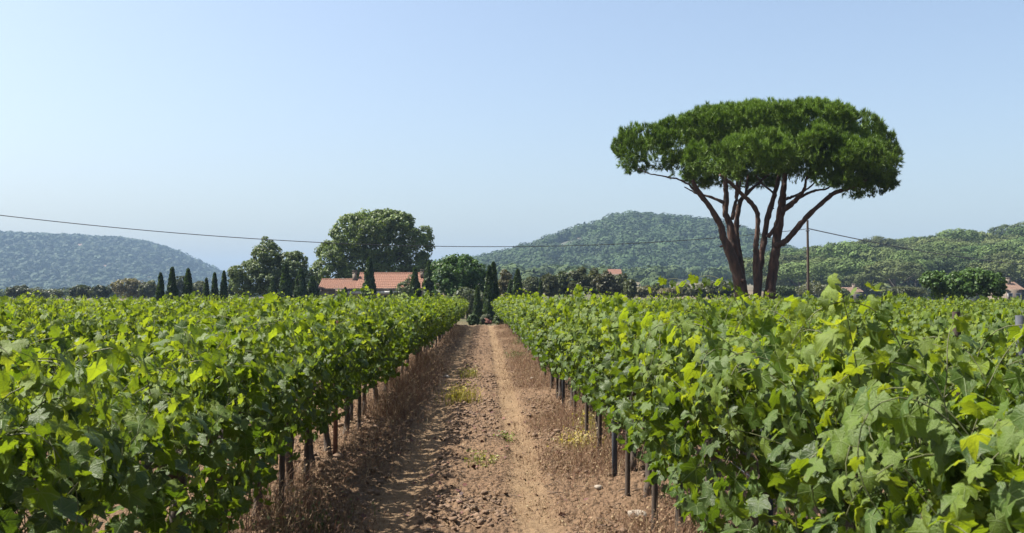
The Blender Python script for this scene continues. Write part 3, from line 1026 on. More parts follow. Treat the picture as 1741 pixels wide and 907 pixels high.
for x, z, y0, lab in ((ROWX_L, 0.80, 2, 'low steel wire through the left row along the path'), (ROWX_L + 0.03, 1.2, 2, 'high steel wire through the left row along the path'),
                      (ROWX_R, 0.80, 1, 'low steel wire through the right row along the path'), (ROWX_R - 0.03, 1.2, 1, 'high steel wire through the right row along the path'),
                      (X2R, 0.80, 2, 'low steel wire strung through the second row right of the path'), (X2R, 1.3, 2, 'high steel wire strung between posts of the second row right of the path')):
    yy = np.linspace(y0, ROW_END, 60)
    q = np.stack([x + 0.01 * np.sin(yy), yy, z + 0.015 * np.sin(yy * 1.1)], 1)
    tag(ob('trellis_wire', MB().tube(q, 0.0022, 4).mesh('trellis_wire', M_STEEL, True)), lab, 'wire', 'trellis wires')

# ------------------------------------------------------------------ soil clods, dry weeds, litter
def ico():
    t = (1 + 5 ** 0.5) / 2
    V = nrm(np.array([(-1, t, 0), (1, t, 0), (-1, -t, 0), (1, -t, 0), (0, -1, t), (0, 1, t), (0, -1, -t), (0, 1, -t), (t, 0, -1), (t, 0, 1), (-t, 0, -1), (-t, 0, 1)], float))
    F = np.array([(0, 11, 5), (0, 5, 1), (0, 1, 7), (0, 7, 10), (0, 10, 11), (1, 5, 9), (5, 11, 4), (11, 10, 2), (10, 7, 6), (7, 1, 8), (3, 9, 4), (3, 4, 2), (3, 2, 6), (3, 6, 8), (3, 8, 9), (4, 9, 5), (2, 4, 11), (6, 2, 10), (8, 6, 7), (9, 8, 1)])
    return V, F


IV, IF = ico()


def clods():
    rng = rs(9)
    n = 24000
    y = 5.2 * (48 / 5.2) ** (rng.rand(n) ** 0.8)
    x = np.where(rng.rand(n) < 0.35, rng.normal(size=n) * 0.5 - 0.12, rng.uniform(-2.3, 2.0, n))
    a, b = tracks(x, y)
    ok = np.maximum(a, b) < 0.35 + 0.25 * rng.rand(n)
    dens = fbm(x * 1.2, y * 0.9, 61, 3) > 0.42
    ok &= dens
    x, y = x[ok], y[ok]; n = len(x)
    s = 0.006 + 0.026 * rng.rand(n) ** 3.2
    z = ground_h(x, y)
    V = IV[None] * (1 + rng.normal(size=(n, 12, 1)) * 0.2) * (s[:, None] * np.stack([0.8 + 0.7 * rng.rand(n), 0.8 + 0.7 * rng.rand(n), 0.6 + 0.4 * rng.rand(n)], 1))[:, None]
    V = V + np.stack([x, y, z + s * 0.2], 1)[:, None]
    F = (np.arange(n)[:, None, None] * 12 + IF[None]).reshape(-1, 3)
    tag(ob('soil_clods', mesh('soil_clods', V.reshape(-1, 3), F, M_CLOD, False), kind='stuff'), 'brown clods and crumbs of tilled earth scattered over the path', 'soil')


clods()


def stone(px, py, s, label, mat=M_STONE, seed=1):
    p = P(px, py, 10); d = p - Vector((0, 0, CAM_H)); k = -CAM_H / d.z
    q = Vector((0, 0, CAM_H)) + d * k
    rng = rs(seed)
    V = IV * (1 + rng.normal(size=(12, 1)) * 0.13) * np.array([1.2, 0.9, 0.72]) * s
    # one rounding pass
    mid, Fn, cache = list(nrm(V) * np.linalg.norm(V, axis=1, keepdims=True)), [], {}
    def m_(a, b):
        k_ = (min(a, b), max(a, b))
        if k_ not in cache:
            v = (mid[a] + mid[b]) * 0.5 * 1.09
            mid.append(v * (1 + rng.normal() * 0.03)); cache[k_] = len(mid) - 1
        return cache[k_]
    for a, b, c in IF:
        ab, bc, ca = m_(a, b), m_(b, c), m_(c, a)
        Fn += [(a, ab, ca), (b, bc, ab), (c, ca, bc), (ab, bc, ca)]
    o = ob('stone', mesh('stone', np.array(mid), np.array(Fn), mat, False), loc=(q.x, q.y, gz(q.x, q.y) + s * 0.35))
    tag(o, label, 'stone', 'loose stones on the path')


stone(1086, 893, 0.062, 'pale rounded stone beside the nearest bare trunk of the right row', seed=2)
stone(1018, 840, 0.035, 'small grey stone in the dry grass right of the smooth wheel track', seed=3)
stone(905, 650, 0.05, 'grey stone at the right edge of the smooth wheel track further up', seed=4)
stone(575, 790, 0.055, 'brown stone in the shade at the foot of the left row', M_CLOD, 5)
stone(760, 640, 0.06, 'pale lump of stone beside the shaded left wheel track', seed=6)


def blades(x, y, hgt, rng, lean=0.45, w=0.004, z=None):
    n = len(x)
    z = ground_h(x, y) - 0.01 if z is None else z
    b = np.stack([x, y, z], 1)
    a = rng.rand(n) * 6.283
    d = np.stack([np.cos(a), np.sin(a), np.zeros(n)], 1) * (lean * rng.rand(n) * hgt)[:, None]
    sd = np.stack([-np.sin(a + rng.rand(n)), np.cos(a + rng.rand(n)), np.zeros(n)], 1) * w
    m = b + d * 0.35 + np.array([0, 0, 1.0]) * (hgt * 0.6)[:, None]
    e = b + d + np.array([0, 0, 1.0]) * (hgt * (0.9 + 0.1 * rng.rand(n)))[:, None]
    V = np.stack([b - sd, b + sd, m + sd * 0.7, m - sd * 0.7, e], 1).reshape(-1, 3)
    i = np.arange(n) * 5
    return V, [np.stack([i, i + 1, i + 2, i + 3], 1), np.stack([i + 3, i + 2, i + 4], 1)]


def weeds():
    rng = rs(21)
    X, Y, H = [], [], []
    for row, off, wd, n in ((ROWX_L, 0.28, 0.34, 15000), (ROWX_R, -0.36, 0.40, 42000)):
        y = 5.5 * (56 / 5.5) ** rng.rand(n)
        x = row + off + rng.normal(size=n) * wd
        dens = fbm(x * 1.1, y * 0.7, 83, 3)
        ok = dens > 0.30 + 0.16 * rng.rand(n)
        x, y, dens = x[ok], y[ok], dens[ok]
        h = (0.05 + 0.24 * rng.rand(len(x)) ** 2) * (0.6 + 1.3 * np.clip((dens - 0.45) * 3, 0, 1)) * np.exp(-((x - row) / 0.75) ** 2)
        X.append(x); Y.append(y); H.append(h + 0.03)
    # taller stand of brown weeds half way along the left row
    n = 5200
    y = rng.uniform(13.0, 24, n); x = ROWX_L + 0.42 + rng.normal(size=n) * 0.22
    ok = fbm(x * 2, y * 0.8, 97, 2) > 0.45
    X.append(x[ok]); Y.append(y[ok]); H.append((0.25 + 0.4 * rng.rand(n) * np.exp(-((x - ROWX_L - 0.35) / 0.3) ** 2))[ok])
    # stubble on the crown of the path
    n = 5000
    y = 5.5 * (50 / 5.5) ** rng.rand(n); x = rng.normal(size=n) * 0.6 - 0.1
    X.append(x); Y.append(y); H.append(0.015 + 0.05 * rng.rand(n) ** 2)
    x, y, h = map(np.concatenate, (X, Y, H))
    V, F = blades(x, y, h, rng, 1.7, 0.002)
    rnd = np.repeat(rng.rand(len(x)), 5)
    hd = np.where(rng.rand(len(x)) < 0.14)[0]
    tip = V.reshape(-1, 5, 3)[hd, 4]
    hc = (tip[:, None] + rng.normal(size=(len(hd), 3, 3)) * 0.012).reshape(-1, 3)
    Vh, Fh = kites(hc, rng.normal(size=hc.shape), 0.012 + 0.016 * rng.rand(len(hc)), rng)
    F = F + [Fh + len(V)]
    V = np.vstack([V, Vh]); rnd = np.concatenate([rnd, np.repeat(0.5 + 0.5 * rng.rand(len(hc)), 4)])
    tag(ob('dry_weeds', mesh('dry_weeds', V, F, M_STRAW, False, {'rnd': rnd}), kind='stuff'), 'dry reddish brown grass and weeds along the feet of both vine rows', 'dry grass')


weeds()


def weed_clump(px, py, n, h, r, col, label, stems=True):
    p = P(px, py, 10); d = p - Vector((0, 0, CAM_H)); q = Vector((0, 0, CAM_H)) + d * (-CAM_H / d.z)
    rng = rs(px)
    x = rng.normal(size=n) * r; y = rng.normal(size=n) * r * 1.6
    hh = h * (0.4 + 0.6 * rng.rand(n))
    V, F = blades(x, y, hh, rng, 0.5, 0.004, np.zeros(n) - 0.01)
    me = mesh('stalks', V, F, M_FOL, False, {'rnd': np.repeat(rng.rand(n), 5)})
    t = thing('weed_clump', (q.x, q.y, gz(q.x, q.y)), label, 'weed')
    ob('stalks', me, t, col=col, kind='stuff')
    k = n * 2
    i = rng.randint(0, n, k)
    C = np.stack([x[i], y[i], hh[i] * (0.35 + 0.65 * rng.rand(k))], 1) + rng.normal(size=(k, 3)) * 0.03
    Vk, Fk = kites(C, rng.normal(size=(k, 3)) + np.array([0, 0, 0.8]), 0.018 + 0.022 * rng.rand(k), rng)
    ob('leaf_tuft', mesh('leaf_tuft', Vk, Fk, M_FOL, False, {'rnd': np.repeat(rng.rand(k), 4)}), t, col=col, kind='stuff')


weed_clump(784, 688, 170, 0.34, 0.14, (0.22, 0.20, 0.035), 'yellow green weed clump growing on the crown of the path')
weed_clump(800, 645, 90, 0.26, 0.13, (0.17, 0.17, 0.04), 'smaller yellowish weed just behind the clump on the path')
weed_clump(862, 745, 40, 0.10, 0.05, (0.12, 0.17, 0.04), 'tiny green weed tuft between the wheel tracks')
weed_clump(818, 790, 60, 0.12, 0.09, (0.16, 0.17, 0.06), 'thin pale green weed on the rough middle of the path')
weed_clump(883, 612, 120, 0.22, 0.16, (0.07, 0.12, 0.04), 'green weed patch at the right edge of the path')
weed_clump(895, 590, 140, 0.35, 0.2, (0.075, 0.125, 0.045), 'taller green weed against the right row far along the path')
weed_clump(990, 765, 130, 0.2, 0.13, (0.33, 0.29, 0.13), 'pale straw coloured weed clump in front of a right row trunk')
weed_clump(1005, 740, 100, 0.28, 0.10, (0.30, 0.27, 0.13), 'upright pale dried weed leaning on the right row stake')
weed_clump(500, 905, 120, 0.16, 0.2, (0.07, 0.09, 0.035), 'low dark green weed in the shade of the left row')


def litter():
    rng = rs(31)
    n = 420
    y = 6.0 * (30 / 6.0) ** rng.rand(n); x = np.clip(rng.normal(size=n) * 0.55 - 0.25, -1.9, 1.2)
    z = ground_h(x, y) + 0.012
    V, F = kites(np.stack([x, y, z], 1), rng.normal(size=(n, 3)) * 0.45 + np.array([0, 0, 1.0]), 0.025 + 0.06 * rng.rand(n) ** 2, rng)
    t = NT('dead_leaf')
    c = t.ramp(t.attr('rnd'), [(0.0, (0.035, 0.014, 0.011)), (0.5, (0.095, 0.026, 0.018)), (0.8, (0.13, 0.05, 0.034)), (1.0, (0.17, 0.11, 0.065))])
    m = t.finish(t.n('ShaderNodeBsdfPrincipled', Base__Color=c, Roughness=0.8).outputs[0])
    tag(ob('fallen_leaves', mesh('fallen_leaves', V, F, m, False, {'rnd': np.repeat(rng.rand(n), 4)}), kind='stuff'), 'reddish dead vine leaves strewn on the path', 'leaf litter')
    n = 500
    y = 6.0 * (28 / 6.0) ** rng.rand(n); x = rng.uniform(-1.9, 1.5, n)
    a, b = tracks(x, y)
    ok = np.maximum(a, b) < 0.5
    x, y = x[ok], y[ok]
    mb = MB()
    for xi, yi in zip(x, y):
        an = rng.rand() * 6.28; l = 0.03 + 0.12 * rng.rand() ** 2
        z0 = gz(xi, yi) + 0.012
        c, s_ = math.cos(an) * l, math.sin(an) * l
        mb.tube([(xi - c, yi - s_, z0), (xi, yi, z0 + 0.014), (xi + c, yi + s_, z0 + 0.003)], 0.0032, 4, False)
    tag(ob('dry_twigs', mb.mesh('dry_twigs', simple('dead_wood', (0.07, 0.045, 0.03), (0.16, 0.11, 0.075), 20, 0.9)), kind='stuff'), 'short dry prunings lying in the tilled earth of the path', 'twigs')


litter()

# ------------------------------------------------------------------ trees and shrubs behind the vineyard
def cypress_mesh(h, w, seed, twin=0.0):
    rng = rs(seed)
    n = int(700 + 260 * h)
    u = rng.rand(n) ** 0.8
    a = rng.rand(n) * 6.283
    prof = np.minimum(1, (u + 0.04) * 5) ** 0.5 * (1 - u) ** 0.62 * 1.12
    lump = 0.72 + 0.5 * vnoise(a * 1.3 + seed, u * h * 1.6, seed)
    r = w / 2 * prof * lump * (0.55 + 0.45 * np.sqrt(rng.rand(n)))
    C = np.stack([r * np.cos(a), r * np.sin(a), 0.15 + u * h * 0.97], 1)
    out = np.stack([np.cos(a), np.sin(a), np.zeros(n)], 1)
    up = np.stack([np.cos(a) * 0.3, np.sin(a) * 0.3, np.ones(n)], 1)
    V, F = kites(C, out + rng.normal(size=(n, 3)) * 0.5, (0.16 + 0.05 * h) * (0.6 + 0.6 * rng.rand(n)), rng, up)
    return mesh('crown', V, F, M_FOL, False, {'rnd': np.repeat(rng.rand(n), 4)})


def cypress(px, top, wpx, Y, label, col=(0.038, 0.066, 0.026), lean=0.0, cat='cypress', name='cypress_tree', group='dark cypresses behind the vineyard'):
    p = P(px, top, Y)
    g = float(ground_low(p.x, Y))
    h = p.z - g
    t = thing(name, (p.x, Y, g), label, cat, group, rz=px * 0.7)
    t.rotation_euler[1] = lean
    w = wpx * Y / F_PX
    ob('trunk', MB().tube([(0, 0, -0.1), (0, 0, h * 0.3), (0, 0, h * 0.7)], [0.09 * w + 0.03, 0.07 * w + 0.02, 0.03], 6).mesh('trunk', M_TRUNK, True), t)
    ob('crown', cypress_mesh(h, w, int(px * 3 + top)), t, col=col)


for a in [(273, 466, 17, 92, 'leftmost of the three small cypresses on the left skyline'), (293, 457, 21, 92, 'tallest cypress, middle of the left skyline three'),
          (320, 459, 20, 92, 'cypress on the right of the left skyline three'), (351, 475, 14, 100, 'shortest cypress in the second trio left of the big tree'),
          (365, 466, 15, 100, 'middle cypress of the second trio on the left'), (381, 463, 15, 100, 'narrow cypress nearest the bushy grey green tree on the left'),
          (464, 474, 22, 104, 'stubby cypress at the foot of the bushy left tree'), (485, 450, 27, 104, 'broad dark cypress before the bushy left tree'),
          (511, 457, 28, 105, 'dark cypress between the bushy left tree and the house'), (531, 472, 34, 106, 'wide dark cypress at the left end of the tiled house'),
          (628, 439, 27, 105, 'tall cypress standing right in front of the tiled roof'), (587, 491, 15, 106, 'small clipped conical shrub in front of the house wall'),
          (665, 495, 11, 107, 'tiny pointed shrub by the white lintel of the house'), (706, 457, 24, 98, 'cypress before the right end of the tiled roof'),
          (729, 446, 27, 103, 'taller cypress just right of the tiled house'), (812, 490, 16, 74, 'slim cypress in the gap at the end of the path'),
          (832, 455, 20, 78, 'tall left twin cypress at the end of the path'), (839, 448, 20, 79, 'tallest right twin cypress at the end of the path'),
          (880, 460, 24, 96, 'tapering cypress right of the path gap before the brown conifer'), (869, 478, 20, 97, 'short cypress tucked beside the tapering cypress'),
          (919, 479, 11, 100, 'thin young cypress before the dark conifers')]:
    cypress(*a)


def lobes_px(base, Y, lst):
    """lobes given as photo pixels (x, y, rx, rz) plus depth offset and depth radius in metres"""
    k = Y / F_PX
    out = []
    for (x, y, rx, rz, dy, ry) in lst:
        q = P(x, y, Y)
        out.append((q.x - base[0], dy, q.z - base[2], rx * k, ry, rz * k))
    return out


def px_tree(name, bx, Y, lst, col, label, cat='tree', **kw):
    p = P(bx, 505, Y); base = (p.x, Y, float(ground_low(p.x, Y)))
    return add_tree(name, base, lobes_px(base, Y, lst), col, label, cat, **kw)


px_tree('plane_tree', 632, 148, [(640, 405, 62, 48, 0, 5), (668, 388, 40, 32, -1, 3.5), (606, 400, 42, 36, -1, 3.8), (700, 420, 36, 34, 0, 3.5), (715, 412, 24, 16, 0, 2),
                                 (575, 435, 38, 32, 0, 3.5), (560, 462, 30, 24, -0.5, 3), (640, 455, 70, 34, 1, 5), (700, 460, 38, 28, 0, 3.5), (625, 375, 26, 18, 0, 2.4)],
        (0.088, 0.132, 0.038), 'big spreading plane tree towering behind the tiled house', th=7.5, tr=0.55, nb=520, rb=0.8, per=64, size=0.36, jit=0.5, seed=61, limbs=7)
px_tree('bushy_tree', 458, 118, [(455, 440, 26, 30, 0, 2.2), (432, 470, 30, 30, 0, 2.4), (488, 462, 36, 34, 0.4, 2.6), (470, 480, 50, 28, -0.6, 2.6), (415, 488, 22, 20, 0, 1.8), (515, 480, 22, 24, 0.3, 2), (456, 420, 13, 14, 0, 1.1)],
        (0.085, 0.122, 0.054), 'bushy grey green poplar like tree left of the tiled house', th=4.5, tr=0.3, nb=320, rb=0.5, per=56, jit=0.5, size=0.26, seed=62, limbs=5)
px_tree('round_tree', 785, 96, [(782, 462, 36, 32, 0, 2.2), (805, 478, 24, 28, 0, 1.6), (758, 475, 24, 28, 0.3, 1.7), (785, 495, 40, 24, 0, 2.2)],
        (0.045, 0.092, 0.026), 'rounded glossy dark tree right of the tiled house', th=3, tr=0.2, nb=170, rb=0.5, per=46, size=0.26, seed=63)
px_tree('shrub', 690, 99, [(690, 498, 20, 20, 0, 1.0), (699, 485, 13, 18, 0, 0.7), (680, 503, 14, 12, 0, 0.7)], (0.075, 0.105, 0.055),
        'pale grey green shrub against the right half of the house', 'shrub', th=1.2, tr=0.06, nb=60, rb=0.3, per=40, size=0.17, seed=64, limbs=2)
px_tree('olive_tree', 795, 82, [(792, 506, 20, 18, 0, 1.1), (812, 512, 16, 20, 0, 1.0), (826, 520, 10, 16, 0.2, 0.7), (800, 522, 24, 16, 0, 1.2)], (0.085, 0.11, 0.072),
        'silvery olive tree behind the slim cypress at the path end', th=1.6, tr=0.1, nb=90, rb=0.32, per=40, size=0.16, seed=65, limbs=3)
px_tree('conifer', 860, 112, [(860, 478, 10, 20, 0, 0.8), (855, 492, 15, 16, 0, 1.1), (866, 488, 12, 14, 0, 0.9)], (0.085, 0.085, 0.05),
        'brownish ragged conifer behind the twin cypresses', th=3, tr=0.12, nb=70, rb=0.35, per=36, size=0.24, seed=66, limbs=2)
px_tree('bushy_tree', 1635, 76, [(1604, 482, 34, 22, 0, 1.5), (1632, 480, 22, 20, 0.2, 1.3), (1662, 480, 36, 26, 0, 1.6), (1640, 494, 60, 16, 0, 1.7), (1585, 480, 18, 18, 0, 1.0), (1690, 492, 18, 16, 0, 1.0)],
        (0.056, 0.108, 0.028), 'broad twin crowned leafy green tree on the right before the pine hill', th=1.8, tr=0.14, nb=190, rb=0.36, per=44, size=0.24, seed=67, limbs=4)
px_tree('shrub', 1378, 105, [(1366, 493, 12, 12, 0, 0.8), (1384, 490, 14, 14, 0.2, 0.9), (1400, 494, 12, 11, 0, 0.8)], (0.12, 0.14, 0.10),
        'wispy silver grey shrub behind the utility pole', 'shrub', th=1.0, tr=0.05, nb=60, rb=0.3, per=26, size=0.16, seed=68, limbs=2)
# band of dark conifers right of the path gap
rb_ = rs(91)
for i, (x, top, w, Y, lab) in enumerate([
        (905, 474, 26, 128, 'brown tinged conifer at the left end of the dark conifer band'), (934, 466, 28, 126, 'dark conifer with a split top, second in the band'),
        (957, 463, 28, 130, 'dark bushy conifer before the far orange roofed house, left of centre'), (985, 458, 34, 127, 'broad dark conifer in the middle of the band'),
        (1012, 461, 26, 131, 'dark pointed conifer right of the band middle'), (1032, 465, 34, 126, 'widest dark conifer of the band'),
        (1056, 468, 28, 128, 'olive brown conifer near the right end of the band'), (1072, 478, 14, 124, 'narrow dark conifer ending the band at right')]):
    h = (505 - top)
    px_tree('conifer', x, Y, [(x, 500 - h * 0.25, w * 0.55, h * 0.36, 0, 1.5), (x - w * 0.12, 500 - h * 0.55, w * 0.4, h * 0.3, 0, 1.1), (x + w * 0.1, 505 - h * 0.8, w * 0.22, h * 0.24, 0, 0.7)],
            (0.042 + 0.012 * rb_.rand(), 0.055 + 0.012 * rb_.rand(), 0.026), lab, group='dark conifers behind the right rows', th=3, tr=0.15, nb=70, rb=0.5, per=36, size=0.34, seed=200 + i, limbs=2)
for i, (x, top, w, Y, c, lab) in enumerate([
        (1098, 490, 26, 150, (0.10, 0.10, 0.055), 'low olive brown bush just right of the conifer band'), (1118, 484, 16, 152, (0.045, 0.06, 0.03), 'small pointed dark tree beside the dry field'),
        (1140, 492, 30, 150, (0.11, 0.105, 0.06), 'straw tinted bush below the dry field'), (1162, 485, 22, 155, (0.06, 0.075, 0.04), 'dark bush in front of the dry field'),
        (1188, 488, 30, 150, (0.075, 0.085, 0.045), 'grey green bush left of the pine trunks'), (1208, 480, 26, 152, (0.06, 0.07, 0.038), 'taller olive green bush left of the pine trunks'),
        (1232, 482, 26, 151, (0.045, 0.06, 0.03), 'dark rounded bush against the left pine trunk'), (1330, 488, 34, 160, (0.05, 0.075, 0.032), 'green bush just right of the pine trunks'),
        (1425, 494, 30, 165, (0.06, 0.085, 0.04), 'low green bush left of the beige roofed house'), (1540, 490, 46, 160, (0.07, 0.085, 0.045), 'low bush left of the twin crowned leafy tree'),
        (30, 488, 34, 190, (0.05, 0.065, 0.04), 'small dark round tree at the far left skyline'), (140, 487, 34, 200, (0.05, 0.065, 0.04), 'dark round tree left of the brownish one on the left skyline'),
        (170, 489, 36, 195, (0.045, 0.06, 0.033), 'low dark bush beside the brownish tree on the left'), (218, 475, 58, 210, (0.11, 0.105, 0.065), 'brownish olive round tree on the left skyline'),
        (252, 482, 30, 205, (0.075, 0.09, 0.05), 'grey green tree behind the leftmost small cypresses'), (306, 468, 22, 215, (0.07, 0.09, 0.05), 'pale tree showing between the small cypresses'),
        (338, 482, 36, 210, (0.075, 0.09, 0.05), 'soft green tree between the two cypress trios'), (397, 458, 20, 160, (0.05, 0.07, 0.04), 'thin tall tree left of the bushy grey green tree'),
        (75, 496, 60, 230, (0.06, 0.075, 0.045), 'low hedge like bush on the far left skyline'), (545, 448, 26, 190, (0.06, 0.075, 0.045), 'hazy tree between the bushy tree and the plane tree'),
        (900, 482, 30, 140, (0.10, 0.075, 0.045), 'rust brown shrub behind the thin young cypress')]):
    h = (508 - top); w = w * (1.3 if 1080 < x < 1560 else 1.0)
    px_tree('round_tree', x, Y, [(x, 505 - h * 0.45, w * 0.52, h * 0.5, 0, w * Y / F_PX * 0.45), (x - w * 0.2, 505 - h * 0.35, w * 0.35, h * 0.36, 0, w * Y / F_PX * 0.3), (x + w * 0.2, 505 - h * 0.38, w * 0.35, h * 0.4, -0.3, w * Y / F_PX * 0.3)],
            c, lab, group='trees and bushes edging the valley', th=h * 0.5 * Y / F_PX + 0.8, tr=0.12, nb=60, rb=0.12 * w * Y / F_PX, per=34, size=0.0022 * Y, seed=300 + i, limbs=2)

for x, Y, w, h, c, lab in ((803, 69, 11, 15, (0.05, 0.085, 0.035), 'low dark green bush closing the end of the path on the left'), (850, 66, 16, 20, (0.075, 0.115, 0.045), 'low leafy bush closing the end of the path on the right'),
                       (826, 72, 14, 14, (0.06, 0.075, 0.045), 'small grey green bush straight ahead at the end of the path')):
    px_tree('shrub', x, Y, [(x, 549 - h * 0.4, w * 0.55, h * 0.6, 0, 0.4), (x - w * 0.3, 549 - h * 0.3, w * 0.4, h * 0.45, 0.1, 0.35), (x + w * 0.3, 549 - h * 0.3, w * 0.4, h * 0.5, 0.1, 0.35)],
            c, lab, 'shrub', th=0.4, tr=0.04, nb=50, rb=0.16, per=40, size=0.11, seed=int(x), limbs=2)


px_tree('shrub', 828, 64, [(828, 546, 4, 4, 0, 0.15), (832, 548, 3, 3, 0, 0.12)], (0.30, 0.16, 0.17), 'tiny pinkish clump at the far end of the path', 'shrub',
        th=0.1, tr=0.01, nb=20, rb=0.06, per=24, size=0.05, seed=33, limbs=1)


# palm
def palm(px, top, Y):
    p = P(px, top, Y); g = float(ground_low(p.x, Y)); h = p.z - g
    rng = rs(5)
    t = thing('palm_tree', (p.x, Y, g), 'small palm with drooping fronds near the beige roofed house', 'palm')
    ob('trunk', MB().tube([(0, 0, -0.2), (0.05, 0, h * 0.4), (0, 0, h * 0.78)], [0.28, 0.2, 0.22], 8).mesh('trunk', M_TRUNK, True), t)
    for k in range(18):
        a = k * 2.4; el = 0.2 + 0.9 * rng.rand(); L = h * 0.52
        s = np.linspace(0, 1, 9)
        rx = L * s * math.cos(el); rz = L * s * math.sin(el) - 0.55 * L * s ** 2
        c = np.stack([rx * math.cos(a), rx * math.sin(a), h * 0.76 + rz], 1)
        sd = np.array([-math.sin(a), math.cos(a), -0.25])
        w = (0.16 * L * np.sin(np.pi * np.clip(s + 0.06, 0, 1)))[:, None]
        V = np.vstack([c, c + sd * w - [0, 0, 0.06], c - sd * np.array([1, 1, -1]) * w - [0, 0, 0.06]])
        n = 9; i = np.arange(n - 1)
        F = np.vstack([np.stack([i, i + 1, i + 1 + n, i + n], 1), np.stack([i, i + 2 * n, i + 1 + 2 * n, i + 1], 1)])
        ob('frond', mesh('frond', V, F, M_FOL, False, {'rnd': np.full(len(V), rng.rand())}), t, col=(0.095, 0.12, 0.05))


palm(1500, 477, 215)

# ------------------------------------------------------------------ umbrella pines on the low right hill
def hill_pine_meshes():
    out = []
    for i in range(5):
        rng = rs(400 + i)
        lobes = [(0, 0, 0.70, 0.42, 0.42, 0.22)]
        for k in range(4):
            a = k * 1.6 + rng.rand(); lobes.append((0.24 * math.cos(a), 0.24 * math.sin(a), 0.66 + 0.08 * rng.rand(), 0.28, 0.28, 0.17))
        cm = crown_mesh('crown', lobes, 80, 0.09, 44, 0.036, 410 + i, M_FAR, 0.3, 0.2, 0.35)
        mb = MB()
        q = smooth_path([(0, 0, -0.05), (0.03 * rng.normal(), 0, 0.25), (0.02, 0.02, 0.55)], 6)
        mb.tube(q, np.linspace(0.03, 0.018, 6), 6)
        for k in range(3):
            a = k * 2.1 + rng.rand()
            mb.tube([q[3], (0.15 * math.cos(a), 0.15 * math.sin(a), 0.52), (0.28 * math.cos(a), 0.28 * math.sin(a), 0.64)], [0.014, 0.011, 0.006], 4)
        out.append((cm, mb.mesh('trunk', M_TRUNK, True)))
    return out


HPM = hill_pine_meshes()


def hill_pines():
    rng = rs(123)
    got = []
    tries = 0
    while len(got) < 290 and tries < 14000:
        tries += 1
        Y = 262 + 235 * rng.rand() ** 0.8
        px = rng.uniform(1245, 1800)
        x = P(px, 500, Y).x
        z = float(HR.h(np.array([x]), np.array([Y]))[0])
        if z < float(ground_low(x, Y)) - 0.5: continue
        d = 8.2 if Y < 420 else 6.8
        if any((x - a) ** 2 + (Y - b) ** 2 < d * d for a, b, c in got): continue
        if fbm(np.array([x * 0.03]), np.array([Y * 0.03]), 7, 2)[0] < 0.34: continue
        got.append((x, Y, z))
    for (x, Y, z) in got:
        cm, tm = HPM[rng.randint(5)]
        s = rng.uniform(9.5, 19.0)
        slope = 'near the foot' if Y < 325 else ('half way up' if Y < 405 else 'along the skyline')
        qx = CX + F_PX * math.tan(math.atan2(x, Y) + YAW)
        part = 'left of the pole' if qx < 1373 else ('between pole and leafy tree' if qx < 1570 else ('above the leafy tree' if qx < 1705 else 'at the right edge'))
        t = thing('umbrella_pine', (x, Y, z - 0.3), 'umbrella pine %s of the right hill, %s' % (slope, part), 'pine', 'umbrella pines %s of the right hill %s' % (slope, part), rng.rand() * 6.28)
        t.scale = (s * rng.uniform(0.95, 1.25), s * rng.uniform(0.95, 1.25), s * rng.uniform(0.8, 1.0))
        g = rng.rand()
        ob('trunk', tm, t)
        ob('crown', cm, t, col=tuple(np.array([0.046 + 0.030 * g, 0.084 + 0.014 * g, 0.023 + 0.010 * g]) * (0.62 + 0.8 * rng.rand())))


hill_pines()

# ------------------------------------------------------------------ woods on the far hills
def wood(name, hill, x0, x1, y0, y1, n, smin, smax, per, ksz, seed, label, col, gap, flat=0.7):
    rng = rs(seed)
    m = n * 3
    y = np.sqrt(rng.rand(m) * (y1 ** 2 - y0 ** 2) + y0 ** 2)
    x = rng.uniform(x0, x1, m) * y / y1
    sc = 0.012 * 1250 / hill.Y
    dn = fbm(x * sc, y * sc, seed, 4)
    z = hill.h(x, y)
    ok = (dn > gap + 0.05 * rng.rand(m)) & (z > ground_low(x, y) - 0.3)
    x, y, z = x[ok][:n], y[ok][:n], z[ok][:n]
    n = len(x)
    s = smin + (smax - smin) * rng.rand(n) ** 1.5
    d = nrm(rng.normal(size=(n, per, 3))); d[..., 2] = np.abs(d[..., 2]) * 0.95 - 0.15
    d = nrm(d)
    C = np.stack([x, y, z + s * 0.38], 1)[:, None] + d * s[:, None, None] * np.array([0.55, 0.55, 0.5 * flat / 0.7]) * (0.75 + 0.3 * rng.rand(n, per, 1))
    N = d + np.array([0, 0, 0.1]) + rng.normal(size=d.shape) * 0.14
    V, F = kites(C.reshape(-1, 3), N.reshape(-1, 3), np.repeat(s * ksz, per) * (0.75 + 0.5 * rng.rand(n * per)), rng)
    rnd = np.repeat(np.clip(0.6 * rng.rand(n) + 0.4 * dn[ok][:n], 0, 1), per) * 0.88 + 0.12 * rng.rand(n * per)
    o = ob(name, mesh(name, V, F, M_FAR, False, {'rnd': np.repeat(rnd, 4)}), col=col, kind='stuff')
    tag(o, label, 'woodland')


wood('hill_woodland', HC, -330, 420, 700, 1300, 4600, 9, 19, 74, 0.20, 51, 'oak and scrub woodland covering the pointed hill in the middle distance', (0.028, 0.054, 0.019), 0.29)
wood('ridge_woodland', HL, -1900, -420, 1500, 2500, 7500, 11, 20, 16, 0.55, 52, 'hazy blue green woodland covering the distant ridge on the left', (0.026, 0.046, 0.024), 0.16)


wood('hill_undergrowth', HR, 70, 330, 258, 470, 1500, 2.5, 5.5, 26, 0.26, 56, 'dark scrub under the umbrella pines of the right hill', (0.030, 0.050, 0.020), 0.2)


